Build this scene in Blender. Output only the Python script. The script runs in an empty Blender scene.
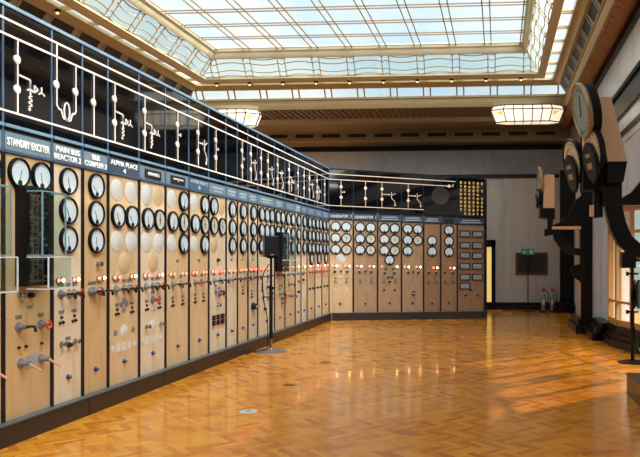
import bpy, bmesh, math, random
from mathutils import Vector, Matrix
random.seed(7)
S = bpy.context.scene
COL = S.collection
# ------------------------------------------------------------------ camera model
F, CX, HY, EYE, YAW = 690.0, 450.8, 255.3, 1.485, math.radians(4)
SN, CS = math.sin(YAW), math.cos(YAW)
def ray(px, py):
    a, b = (px-CX)/F, (HY-py)/F
    return Vector((CS*a-SN, SN*a+CS, b))
def W(px, py, d):                       # point on a pixel ray at depth d
    r = ray(px, py); return Vector((r.x*d, r.y*d, EYE+r.z*d))
def onx(px, py, X): return W(px, py, X/ray(px, py).x)
def ony(px, py, Y): return W(px, py, Y/ray(px, py).y)
def onz(px, py, Z=0.0): return W(px, py, (Z-EYE)/ray(px, py).z)

cam = bpy.data.cameras.new('camera'); cam.lens = F*36/640; cam.sensor_width = 36; cam.sensor_fit = 'HORIZONTAL'
cam.shift_x = (320-CX)/640; cam.shift_y = (HY-228.5)/640; cam.clip_start = 0.05; cam.clip_end = 300
co = bpy.data.objects.new('camera', cam); COL.objects.link(co)
co.location = (0, 0, EYE); co.rotation_euler = (math.pi/2, 0, YAW); S.camera = co

# ------------------------------------------------------------------ materials
def srgb(r, g, b):
    f = lambda c: (c/255/12.92) if c/255 <= .04045 else ((c/255+.055)/1.055)**2.4
    return (f(r), f(g), f(b), 1)
MATS = {}
def mat(name, col, rough=.5, metal=0, coat=0, spec=.5, emit=None, estr=0):
    m = bpy.data.materials.new(name); m.use_nodes = True
    b = m.node_tree.nodes['Principled BSDF']
    b.inputs['Base Color'].default_value = col
    b.inputs['Roughness'].default_value = rough
    b.inputs['Metallic'].default_value = metal
    b.inputs['Coat Weight'].default_value = coat
    b.inputs['Coat Roughness'].default_value = .06
    b.inputs['Specular IOR Level'].default_value = spec
    if emit:
        b.inputs['Emission Color'].default_value = emit
        b.inputs['Emission Strength'].default_value = estr
    MATS[name] = m
    return m
class NT:
    def __init__(s, m): s.t = m.node_tree; s.n = s.t.nodes; s.b = s.n['Principled BSDF']
    def new(s, k, **kw):
        n = s.n.new(k)
        for a, v in kw.items(): setattr(n, a, v)
        return n
    def link(s, a, b): s.t.links.new(a, b)
    def math(s, op, a, b=None, c=None):
        n = s.n.new('ShaderNodeMath'); n.operation = op
        for i, v in enumerate((a, b, c)):
            if v is None: continue
            if isinstance(v, (int, float)): n.inputs[i].default_value = v
            else: s.link(v, n.inputs[i])
        return n.outputs[0]
    def ramp(s, fac, stops):
        n = s.n.new('ShaderNodeValToRGB'); e = n.color_ramp.elements
        while len(e) < len(stops): e.new(.5)
        for el, (p, c) in zip(e, stops): el.position = p; el.color = c
        s.link(fac, n.inputs[0]); return n.outputs[0]
    def coords(s, scale=(1, 1, 1), rot=(0, 0, 0), kind='Object'):
        tc = s.n.new('ShaderNodeTexCoord'); mp = s.n.new('ShaderNodeMapping')
        mp.inputs['Scale'].default_value = scale; mp.inputs['Rotation'].default_value = rot
        s.link(tc.outputs[kind], mp.inputs[0]); return mp.outputs[0]
    def noise(s, vec, scale, detail=4, rough=.55, dist=0):
        n = s.n.new('ShaderNodeTexNoise'); n.inputs['Scale'].default_value = scale
        n.inputs['Detail'].default_value = detail; n.inputs['Roughness'].default_value = rough
        n.inputs['Distortion'].default_value = dist
        s.link(vec, n.inputs['Vector']); return n.outputs['Fac']
def stone(name, c1, c2, c3, scale=(1, 1, .25), ns=5, rough=.35, coat=.1):
    m = mat(name, c1, rough, coat=coat); t = NT(m)
    v = t.coords(scale)
    f = t.noise(v, ns, 6, .6, .8)
    t.link(t.ramp(f, [(.28, c1), (.5, c2), (.75, c3)]), t.b.inputs['Base Color'])
    return m
TAN = [stone('tan_marble', srgb(184, 144, 98), srgb(204, 168, 122), srgb(194, 154, 108)),
       stone('pale_marble', srgb(208, 184, 152), srgb(222, 200, 170), srgb(202, 174, 140)),
       stone('honey_marble', srgb(194, 158, 114), srgb(212, 180, 138), srgb(202, 168, 124)),
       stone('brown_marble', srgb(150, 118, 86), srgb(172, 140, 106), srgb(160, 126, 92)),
       stone('umber_marble', srgb(132, 96, 66), srgb(154, 116, 84), srgb(142, 104, 74))]  # with brown_marble: browner stone, partly the back run's dimmer light painted in
GREY_MARBLE = stone('grey_marble', srgb(200, 204, 212), srgb(222, 224, 230), srgb(206, 208, 214), (1, 1, .5), 1.6, .28)
BACK_MARBLE = stone('brown_grey_marble', srgb(164, 150, 138), srgb(186, 174, 162), srgb(168, 154, 142), (1.5, 1, .2), 2.2, .35)
PINK_MARBLE = stone('pink_marble', srgb(180, 154, 138), srgb(200, 176, 160), srgb(186, 158, 142), (1, 1, .3), 2, .3)
BLACK = mat('black_enamel', srgb(11, 12, 14), .3, spec=.25)
BLACKM = mat('black_matt', srgb(13, 13, 15), .6, spec=.2)
NAVY = mat('dark_navy_steel', srgb(18, 23, 33), .35, spec=.3)
BLUE = mat('blue_paint_lit_steel', srgb(60, 84, 110), .35)  # blue header paint; on upper posts, dark steel with its reflected light painted in
RAIL = mat('rail_blue_highlight', srgb(100, 130, 158), .35)  # light-blue highlight along the rails put into their colour
HEAD = mat('header_blue', srgb(96, 114, 134), .4)
HEADD = mat('header_navy', srgb(48, 62, 84), .4)
HEADB = mat('header_slate', srgb(58, 62, 72), .4)
LETTER = mat('letter_white', srgb(238, 236, 232), .5)
LETTERD = mat('letter_grey', srgb(150, 165, 180), .5)
MIMIC = mat('mimic_black_glass', srgb(7, 9, 14), .04, spec=.8, coat=.3)
LINE = mat('mimic_line_white', srgb(240, 224, 216), .4)
LINEG = mat('mimic_line_cream', srgb(238, 206, 176), .4)
GOLDT = mat('gold_tile', srgb(236, 188, 100), .4)
BEZEL = mat('gauge_bezel', srgb(9, 12, 18), .5, spec=.15)
DIAL = mat('dial_white', srgb(210, 220, 224), .3, coat=.6)
DIALC = mat('dial_cream', srgb(206, 204, 186), .3, coat=.6)
TICK = mat('dial_black', srgb(14, 14, 16), .4)
DISCW = mat('blank_white', srgb(206, 202, 196), .5)
DISCT = mat('blank_tan', srgb(202, 172, 132), .5)
DISCG = mat('blank_grey', srgb(120, 120, 124), .45)
RED = mat('lamp_red', srgb(200, 30, 24), .3, emit=(1, .06, .03, 1), estr=10)
WHT = mat('lamp_warm', srgb(255, 220, 170), .3, emit=(1, .55, .18, 1), estr=30)
BLU = mat('lamp_blue', srgb(22, 50, 116), .2, coat=.6)
CHROME = mat('chrome', srgb(170, 172, 176), .22, 1)
STEEL = mat('grey_steel', srgb(134, 136, 140), .35, .5)
COPPER = mat('copper_ring', srgb(196, 82, 50), .3, .5)
WOODL = mat('lever_wood', srgb(196, 138, 110), .4)
BRASS = mat('brass', srgb(190, 150, 84), .3, .8)
PLINTH = mat('plinth_brown', srgb(44, 34, 32), .38)
LEDGE = mat('plinth_ledge', srgb(78, 88, 98), .35)  # blue-grey of the reflected sky painted into the ledge colour
GOLD = mat('gold_plaster', srgb(178, 158, 116), .5)
BEIGE = mat('beige_lit_plaster', srgb(204, 194, 160), .5)  # paler plaster, bright light on mouldings and beam edge put into the tone
BROWN = mat('brown_plaster', srgb(150, 124, 100), .55)
BARS = mat('bronze_bar', srgb(176, 148, 104), .45)
SKYBAR = mat('skylight_bar', srgb(136, 112, 84), .45)
SOFD = mat('scallop_gap_shade', srgb(78, 50, 32), .6)  # shade of the gaps between lobes put into the soffit colour
SCALLOP = mat('copper_plaster', srgb(146, 106, 72), .4, .1)
DARKGL = mat('unlit_pane', srgb(46, 36, 27), .5)  # strip glass with its unlit look put into an opaque colour
BLUEGL = mat('lit_narrow_pane', srgb(150, 166, 178), .2)  # same strip glass on narrow panes, daylight put into the colour
SILVER = mat('silver_bar', srgb(170, 170, 168), .3, .5)
BRONZE = mat('bronze_case', srgb(226, 186, 142), .35, .1)
GOLDWD = mat('gold_window_frame', srgb(172, 130, 76), .4)
WOODD = mat('dark_wood', srgb(58, 42, 34), .4)
PICW = mat('picture_wood', srgb(74, 44, 30), .35)
PICG = mat('picture_dark', srgb(38, 33, 30), .3)
GREEN = mat('sign_green', srgb(10, 70, 56), .4, emit=srgb(16, 110, 86), estr=.25)
YELLOW = mat('yellow_lit_panel', srgb(240, 206, 110), .5, emit=srgb(250, 214, 120), estr=.45)
REDP = mat('red_plastic', srgb(190, 36, 40), .4)
CABLEY = mat('yellow_cable', srgb(200, 150, 40), .5)
PLATEG = mat('plate_grey', srgb(176, 178, 180), .35, .4)
BASEB = mat('baseboard_black', srgb(15, 16, 18), .35, spec=.25)
LANTERN = mat('lantern_glass', srgb(250, 238, 216), .4, emit=(1, .86, .68, 1), estr=.62)
LANTERNY = mat('lantern_amber', srgb(240, 190, 80), .4, emit=(1, .6, .16, 1), estr=.5)
LEAD = mat('lead_came', srgb(60, 42, 30), .5)
WALLP = mat('wall_plain', srgb(84, 74, 64), .6)
BULB = mat('bulb_glow', srgb(255, 220, 170), .4, emit=(1, .66, .35, 1), estr=.9)

def glass(name, tint, gloss=.1, frost=0.0):
    m = bpy.data.materials.new(name); m.use_nodes = True; n = m.node_tree.nodes; l = m.node_tree.links
    n.remove(n['Principled BSDF']); out = n['Material Output']
    tr = n.new('ShaderNodeBsdfTransparent'); tr.inputs[0].default_value = tint
    gl = n.new('ShaderNodeBsdfGlossy'); gl.inputs['Roughness'].default_value = .05
    mx = n.new('ShaderNodeMixShader'); mx.inputs[0].default_value = gloss
    l.new(tr.outputs[0], mx.inputs[1]); l.new(gl.outputs[0], mx.inputs[2]); last = mx
    if frost:
        tl = n.new('ShaderNodeBsdfTranslucent'); tl.inputs[0].default_value = (.95, .97, 1, 1)
        m2 = n.new('ShaderNodeMixShader'); m2.inputs[0].default_value = frost
        l.new(mx.outputs[0], m2.inputs[1]); l.new(tl.outputs[0], m2.inputs[2]); last = m2
    l.new(last.outputs[0], out.inputs[0]); MATS[name] = m
    return m
SKYGL = glass('skylight_glass', (.93, .98, 1, 1), .06, .04)
COVEGL = glass('cove_glass', (.86, .95, .95, 1), .06, .05)
WINGL = glass('window_glass', (.86, .84, .76, 1), .08, 0)
CASEGL = glass('case_glass', (.93, .98, .98, 1), .05)
EDGEGL = mat('glass_edge', srgb(116, 156, 160), .2)
EDGEL = mat('glass_edge_light', srgb(206, 214, 216), .25)

# parquet: herringbone of blocks 4:1
PARQ = mat('parquet', srgb(200, 120, 40), .22, coat=.4, spec=.3)
def make_parquet():
    t = NT(PARQ); wd = .057; n = 4.0
    v = t.coords((1/wd, 1/wd, 1), (0, 0, math.radians(45)))
    sp = t.new('ShaderNodeSeparateXYZ'); t.link(v, sp.inputs[0]); x, y = sp.outputs[0], sp.outputs[1]
    i, j = t.math('FLOOR', x), t.math('FLOOR', y)
    k = t.math('FLOORED_MODULO', t.math('SUBTRACT', i, j), 2*n)
    hz = t.math('LESS_THAN', k, n-.5)
    def sel(a, b):  # hz ? a : b
        return t.math('ADD', t.math('MULTIPLY', hz, a), t.math('MULTIPLY', t.math('SUBTRACT', 1, hz), b))
    i0 = t.math('SUBTRACT', i, k)
    j0 = t.math('SUBTRACT', j, t.math('SUBTRACT', 2*n-1, k))
    ix, iy = sel(i0, i), sel(j, j0)
    cb = t.new('ShaderNodeCombineXYZ'); t.link(ix, cb.inputs[0]); t.link(iy, cb.inputs[1]); t.link(hz, cb.inputs[2])
    wn = t.new('ShaderNodeTexWhiteNoise'); wn.noise_dimensions = '3D'; t.link(cb.outputs[0], wn.inputs[0])
    al = sel(t.math('SUBTRACT', x, i0), t.math('SUBTRACT', y, j0))
    ac = sel(t.math('SUBTRACT', y, j), t.math('SUBTRACT', x, i))
    g = t.new('ShaderNodeCombineXYZ'); t.link(t.math('MULTIPLY', al, .35), g.inputs[0]); t.link(t.math('MULTIPLY', ac, 2.5), g.inputs[1])
    t.link(t.math('MULTIPLY', wn.outputs['Value'], 50), g.inputs[2])
    gr = t.noise(g.outputs[0], 2.2, 4, .6)
    big = t.noise(t.coords((.5, .5, 1)), 1.2, 3)
    f = t.math('ADD', t.math('MULTIPLY', wn.outputs['Value'], .5), t.math('ADD', t.math('MULTIPLY', gr, .30), t.math('MULTIPLY', big, .20)))
    c = t.ramp(f, [(.1, srgb(168, 84, 24)), (.4, srgb(220, 134, 34)), (.7, srgb(236, 156, 48)), (.95, srgb(246, 180, 78))])
    # joints
    e1 = t.math('LESS_THAN', t.math('MINIMUM', ac, t.math('SUBTRACT', 1, ac)), .022)
    e2 = t.math('LESS_THAN', t.math('MINIMUM', al, t.math('SUBTRACT', n, al)), .022)
    e = t.math('MULTIPLY', t.math('MAXIMUM', e1, e2), .3)
    mx = t.new('ShaderNodeMix'); mx.data_type = 'RGBA'
    t.link(e, mx.inputs[0]); t.link(c, mx.inputs[6]); mx.inputs[7].default_value = srgb(96, 50, 18)
    t.link(mx.outputs[2], t.b.inputs['Base Color'])
    bp = t.new('ShaderNodeBump'); bp.inputs['Strength'].default_value = .05; bp.inputs['Distance'].default_value = .01
    t.link(t.math('ADD', wn.outputs['Value'], t.noise(t.coords((1, 1, 1)), 9, 2)), bp.inputs['Height'])
    t.link(bp.outputs[0], t.b.inputs['Normal']); t.link(bp.outputs[0], t.b.inputs['Coat Normal'])
    t.link(t.math('ADD', .16, t.math('MULTIPLY', gr, .14)), t.b.inputs['Roughness'])
    t.b.inputs['Coat Roughness'].default_value = .07
make_parquet()

# ------------------------------------------------------------------ mesh helpers
INV = {}
class MB:
    def __init__(s): s.bm = bmesh.new(); s.mats = []
    def mi(s, m):
        if m not in s.mats: s.mats.append(m)
        return s.mats.index(m)
    def face(s, vs, m, smooth=False):
        try: f = s.bm.faces.new(vs)
        except ValueError: return
        f.material_index = s.mi(m); f.smooth = smooth
    def hexa(s, p, m):                  # 8 points: bottom loop 0-3, top loop 4-7
        v = [s.bm.verts.new(q) for q in p]
        for ids in ((3, 2, 1, 0), (4, 5, 6, 7), (0, 1, 5, 4), (1, 2, 6, 5), (2, 3, 7, 6), (3, 0, 4, 7)):
            s.face([v[i] for i in ids], m)
        return s
    def box(s, x0, x1, y0, y1, z0, z1, m):
        return s.hexa([(x0, y0, z0), (x1, y0, z0), (x1, y1, z0), (x0, y1, z0), (x0, y0, z1), (x1, y0, z1), (x1, y1, z1), (x0, y1, z1)], m)
    def prism(s, pts, off, m):          # polygon extruded by vector
        off = Vector(off); a = [s.bm.verts.new(p) for p in pts]; b = [s.bm.verts.new(Vector(p)+off) for p in pts]
        s.face(list(reversed(a)), m); s.face(b, m); n = len(a)
        for i in range(n): s.face([a[i], a[(i+1) % n], b[(i+1) % n], b[i]], m)
        return s
    def lathe(s, prof, m, origin=(0, 0, 0), axis=(0, -1, 0), seg=24, sx=1.0):   # prof: (r, h) along axis
        o = Vector(origin); ax = Vector(axis).normalized()
        up = Vector((0, 0, 1)) if abs(ax.z) < .9 else Vector((0, 1, 0))
        e1 = up.cross(ax).normalized(); e2 = ax.cross(e1)
        rings = []
        for r, h in prof:
            if r < 1e-6: rings.append([s.bm.verts.new(o+ax*h)]); continue
            rings.append([s.bm.verts.new(o+ax*h+(e1*math.cos(a)*sx+e2*math.sin(a))*r) for a in (2*math.pi*k/seg for k in range(seg))])
        for ra, rb in zip(rings, rings[1:]):
            for k in range(seg):
                k2 = (k+1) % seg
                if len(ra) == 1 and len(rb) == 1: continue
                if len(ra) == 1: s.face([ra[0], rb[k2], rb[k]][::-1], m, True)
                elif len(rb) == 1: s.face([ra[k], ra[k2], rb[0]], m, True)
                else: s.face([ra[k], ra[k2], rb[k2], rb[k]], m, True)
        return s
    def cyl(s, p0, p1, r, m, seg=16, r2=None):
        p0, p1 = Vector(p0), Vector(p1); h = (p1-p0).length
        return s.lathe([(0, 0), (r, 0), (r if r2 is None else r2, h), (0, h)], m, p0, p1-p0, seg)
    def tube(s, path, r, m, seg=8):
        path = [Vector(p) for p in path]; rings = []; ref = None
        for i, p in enumerate(path):
            d = (path[min(i+1, len(path)-1)]-path[max(i-1, 0)]).normalized()
            if ref is None: ref = d.orthogonal().normalized()
            ref = (ref-d*ref.dot(d)).normalized(); e2 = d.cross(ref)
            rings.append([s.bm.verts.new(p+(ref*math.cos(a)+e2*math.sin(a))*r) for a in (2*math.pi*k/seg for k in range(seg))])
        for ra, rb in zip(rings, rings[1:]):
            for k in range(seg): s.face([ra[k], ra[(k+1) % seg], rb[(k+1) % seg], rb[k]], m, True)
        s.face(rings[0][::-1], m); s.face(rings[-1], m)
        return s
    def bar(s, p0, p1, w, h, m, up=(0, 0, 1)):   # square bar between two points
        p0, p1 = Vector(p0), Vector(p1); d = (p1-p0).normalized(); u = Vector(up)
        a = d.cross(u).normalized()*w/2; b = a.cross(d).normalized()*h/2
        return s.hexa([p0-a-b, p1-a-b, p1+a-b, p0+a-b, p0-a+b, p1-a+b, p1+a+b, p0+a+b], m)
    def mesh(s, name):
        bmesh.ops.recalc_face_normals(s.bm, faces=s.bm.faces)
        me = bpy.data.meshes.new(name); s.bm.to_mesh(me); s.bm.free()
        for m in s.mats: me.materials.append(m)
        me.set_sharp_from_angle(angle=math.radians(40))
        return me
    def build(s, name, parent=None, local=False, bevel=0):
        if parent is not None and not local and parent in INV:
            bmesh.ops.transform(s.bm, matrix=INV[parent], verts=s.bm.verts)
        return put(s.mesh(name), name, parent, bevel=bevel)
def put(me, name, parent=None, loc=(0, 0, 0), scale=None, bevel=0, rot=None):
    o = bpy.data.objects.new(name, me); COL.objects.link(o); o.location = loc
    if scale is not None: o.scale = scale if not isinstance(scale, (int, float)) else (scale,)*3
    if rot: o.rotation_euler = rot
    if parent is not None:
        o.parent = parent
        if parent in INV: INV[o] = INV[parent]
    if bevel:
        b = o.modifiers.new('bevel', 'BEVEL'); b.width = bevel; b.segments = 2; b.limit_method = 'ANGLE'
    return o
def tag(o, label, cat, group=None, kind=None):
    o['label'] = label; o['category'] = cat
    if group: o['group'] = group
    if kind: o['kind'] = kind
    return o
def thing(name, label, cat, loc=(0, 0, 0), rz=0, group=None):
    o = bpy.data.objects.new(name, None); COL.objects.link(o); o.empty_display_size = .1
    o.location = loc; o.rotation_euler = (0, 0, rz)
    INV[o] = (Matrix.Translation(loc) @ Matrix.Rotation(rz, 4, 'Z')).inverted()
    return tag(o, label, cat, group)
def struct(name, mb, parent=None):
    o = mb.build(name, parent)
    if parent is None: o['kind'] = 'structure'
    return o
def text_mesh(txt, width, height, m, depth=.006, maxsize=1.0):
    cu = bpy.data.curves.new('lettering', 'FONT'); cu.body = txt; cu.align_x = 'CENTER'; cu.align_y = 'CENTER'
    cu.size = 1; cu.extrude = .04; cu.space_line = .8; cu.space_character = 1.08; cu.offset = .012
    o = bpy.data.objects.new('lettering', cu); COL.objects.link(o)
    dg = bpy.context.evaluated_depsgraph_get(); me = bpy.data.meshes.new_from_object(o.evaluated_get(dg))
    bpy.data.objects.remove(o); bpy.data.curves.remove(cu)
    xs = [v.co.x for v in me.vertices]; ys = [v.co.y for v in me.vertices]
    cx, cy = (min(xs)+max(xs))/2, (min(ys)+max(ys))/2
    kx = width/(max(xs)-min(xs)); ky = height/(max(ys)-min(ys))
    for v in me.vertices:
        x, y, z = v.co; v.co = ((x-cx)*kx, -z*depth/.04, (y-cy)*ky)
    me.materials.clear(); me.materials.append(m)
    return me

# ------------------------------------------------------------------ prototypes for the switchboards (face -Y, origin on the plate)
R0 = .1225
me_bezel = MB().lathe([(R0*.98, 0), (R0, .008), (R0, .022), (R0*.96, .032), (R0*.91, .034), (R0*.865, .027), (R0*.865, .012), (0, .012)], BEZEL, seg=28).mesh('gauge')
def dial_mesh(m, style):
    b = MB(); r = R0*.87
    b.lathe([(r, .018), (0, .018)], m, seg=28)
    for k in range(13):                               # scale ticks on the upper arc
        a = math.radians(205-k*230/12); r1, r2 = r*.74, r*.84
        p = lambda q, w: (q*math.cos(a)-w*math.sin(a), -.0190, q*math.sin(a)+w*math.cos(a))
        v = [b.bm.verts.new(x) for x in (p(r1, -.0011), p(r2, -.0011), p(r2, .0011), p(r1, .0011))]
        b.face(v, TICK)
    return b.mesh('dial_face')
me_dial = dial_mesh(DIAL, 0); me_dialc = dial_mesh(DIALC, 1)
def needle(ang, boss, name='needle'):
    b = MB(); r = R0*.87; a = math.radians(ang)
    if boss:   # hooded pivot at the foot of the dial, pointer rising from it
        pts = [(r*.20*math.cos(math.radians(t)), -.0185, -r*.74+r*.20*math.sin(math.radians(t))) for t in range(0, 181, 20)]
        pts += [(-r*.20, -.0185, -r*.92), (r*.20, -.0185, -r*.92)]
        b.prism(pts, (0, -.006, 0), TICK); base = Vector((0, -.021, -r*.55)); ln = r*.85
    else:
        b.lathe([(.014, .018), (.014, .024), (0, .024)], TICK, seg=12); base = Vector((0, -.021, -r*.5)); ln = r*1.15
    d = Vector((math.cos(a), 0, math.sin(a)))
    b.bar(base, base+d*ln, .0016 if boss else .007, .004, TICK, up=(0, 1, 0))
    return b.mesh(name)
me_needles = [needle(a, True) for a in (100, 128, 140, 75, 112)]; me_needc = [needle(90, False), needle(97, False)]
me_blank = {m: MB().lathe([(R0*.9, 0), (R0*.9, .003), (R0*.87, .005), (0, .005)], m, seg=28).mesh('blank_disc') for m in (DISCW, DISCT, DISCG)}
me_lampring = MB().lathe([(.026, 0), (.026, .012), (.018, .016), (.016, .008)], CHROME, seg=12).mesh('indicator_lamp')
me_lens = {m: MB().lathe([(.017, .006), (.016, .016), (.009, .024), (0, .026)], m, seg=12).mesh('lens') for m in (RED, WHT)}
def sw_mesh():
    b = MB(); b.lathe([(.040, 0), (.040, .008), (.026, .012), (.022, .045), (.014, .048), (0, .048)], STEEL, seg=18); return b.mesh('control_switch')
me_switch = sw_mesh()
def pistol():
    b = MB(); b.cyl((0, -.045, 0), (0, -.085, 0), .014, STEEL, 10)
    b.tube([(-.02, -.085, .004), (.025, -.09, .004), (.066, -.092, -.002), (.08, -.09, -.025), (.083, -.09, -.045)], .011, TICK, 8); return b.mesh('switch_handle')
me_pistol = pistol()
me_ring = MB().tube([(.034*math.cos(t), -.075, .034*math.sin(t)) for t in [k*math.pi/8 for k in range(17)]], .008, COPPER, 6).cyl((0, -.045, 0), (0, -.08, 0), .012, COPPER, 8).mesh('ring_handle')
def lever():
    b = MB(); b.cyl((0, -.045, 0), (0, -.08, 0), .022, STEEL, 10)
    b.tube([(0, -.07, 0), (.015, -.11, -.03), (.03, -.16, -.065)], .010, WOODL, 8); return b.mesh('lever_handle')
me_lever = lever()
me_knob = MB().lathe([(.026, 0), (.024, .012), (.012, .018), (.012, .03), (.024, .036), (.022, .052), (0, .056)], CHROME, seg=14).mesh('chrome_knob')
me_bknob = MB().lathe([(.024, 0), (.024, .02), (.018, .04), (0, .044)], TICK, seg=14).mesh('black_knob')
def bigknob():
    b = MB(); b.lathe([(.05, 0), (.05, .012), (.036, .018), (.034, .06), (0, .062)], TICK, seg=18); b.box(-.045, .045, -.085, -.06, -.012, .012, PLATEG); return b.mesh('rotary_knob')
me_bigknob = bigknob()
me_blue = MB().lathe([(.024, 0), (.024, .008), (.018, .012), (.018, .022), (.010, .034), (0, .036)], BLU, seg=14).mesh('blue_lamp')
def triad():
    b = MB()
    for x, z in ((-.022, -.022), (.022, -.018), (0, .026)): b.lathe([(.014, 0), (.014, .012), (.007, .014), (.007, .02), (0, .02)], TICK, (x, 0, z), seg=10)
    return b.mesh('test_sockets')
me_triad = triad()
me_tab = MB().box(-.035, .035, -.006, 0, -.013, .013, STEEL).mesh('name_tab')
me_ytab = MB().box(-.016, .016, -.006, 0, -.012, .012, CABLEY).mesh('yellow_tab')
me_fuse = MB().box(-.026, .026, -.035, 0, -.07, -.004, TICK).box(-.026, .026, -.035, 0, .004, .07, TICK)  .box(-.006, .006, -.037, -.03, -.05, .05, REDP).mesh('fuse_holder')
me_rect = MB().box(-.032, .032, -.006, 0, -.045, .045, DISCW).mesh('paper_tag')
me_small = {m: MB().lathe([(.030, 0), (.030, .006), (0, .007)], m, seg=16).mesh('blank_plug') for m in (DISCW, DISCG)}
me_plate = MB().box(-.075, .075, -.008, 0, -.05, .05, PLATEG).mesh('rating_plate')
def rectmeter(fr):
    b = MB(); w, h = .125, .075
    for x0, x1, z0, z1 in ((-w, w, h-.018, h), (-w, w, -h, -h+.018), (-w, -w+.02, -h+.018, h-.018), (w-.02, w, -h+.018, h-.018)): b.box(x0, x1, -.05, 0, z0, z1, fr)
    return b.mesh('strip_meter')
me_meter = {STEEL: rectmeter(NAVY), TICK: rectmeter(TICK)}
me_mface = MB().box(-.107, .107, -.03, 0, -.06, .06, mat('meter_window', srgb(150, 158, 164), .25, coat=.5)).box(-.08, .08, -.034, -.03, -.028, -.024, TICK).mesh('scale_window')

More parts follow.
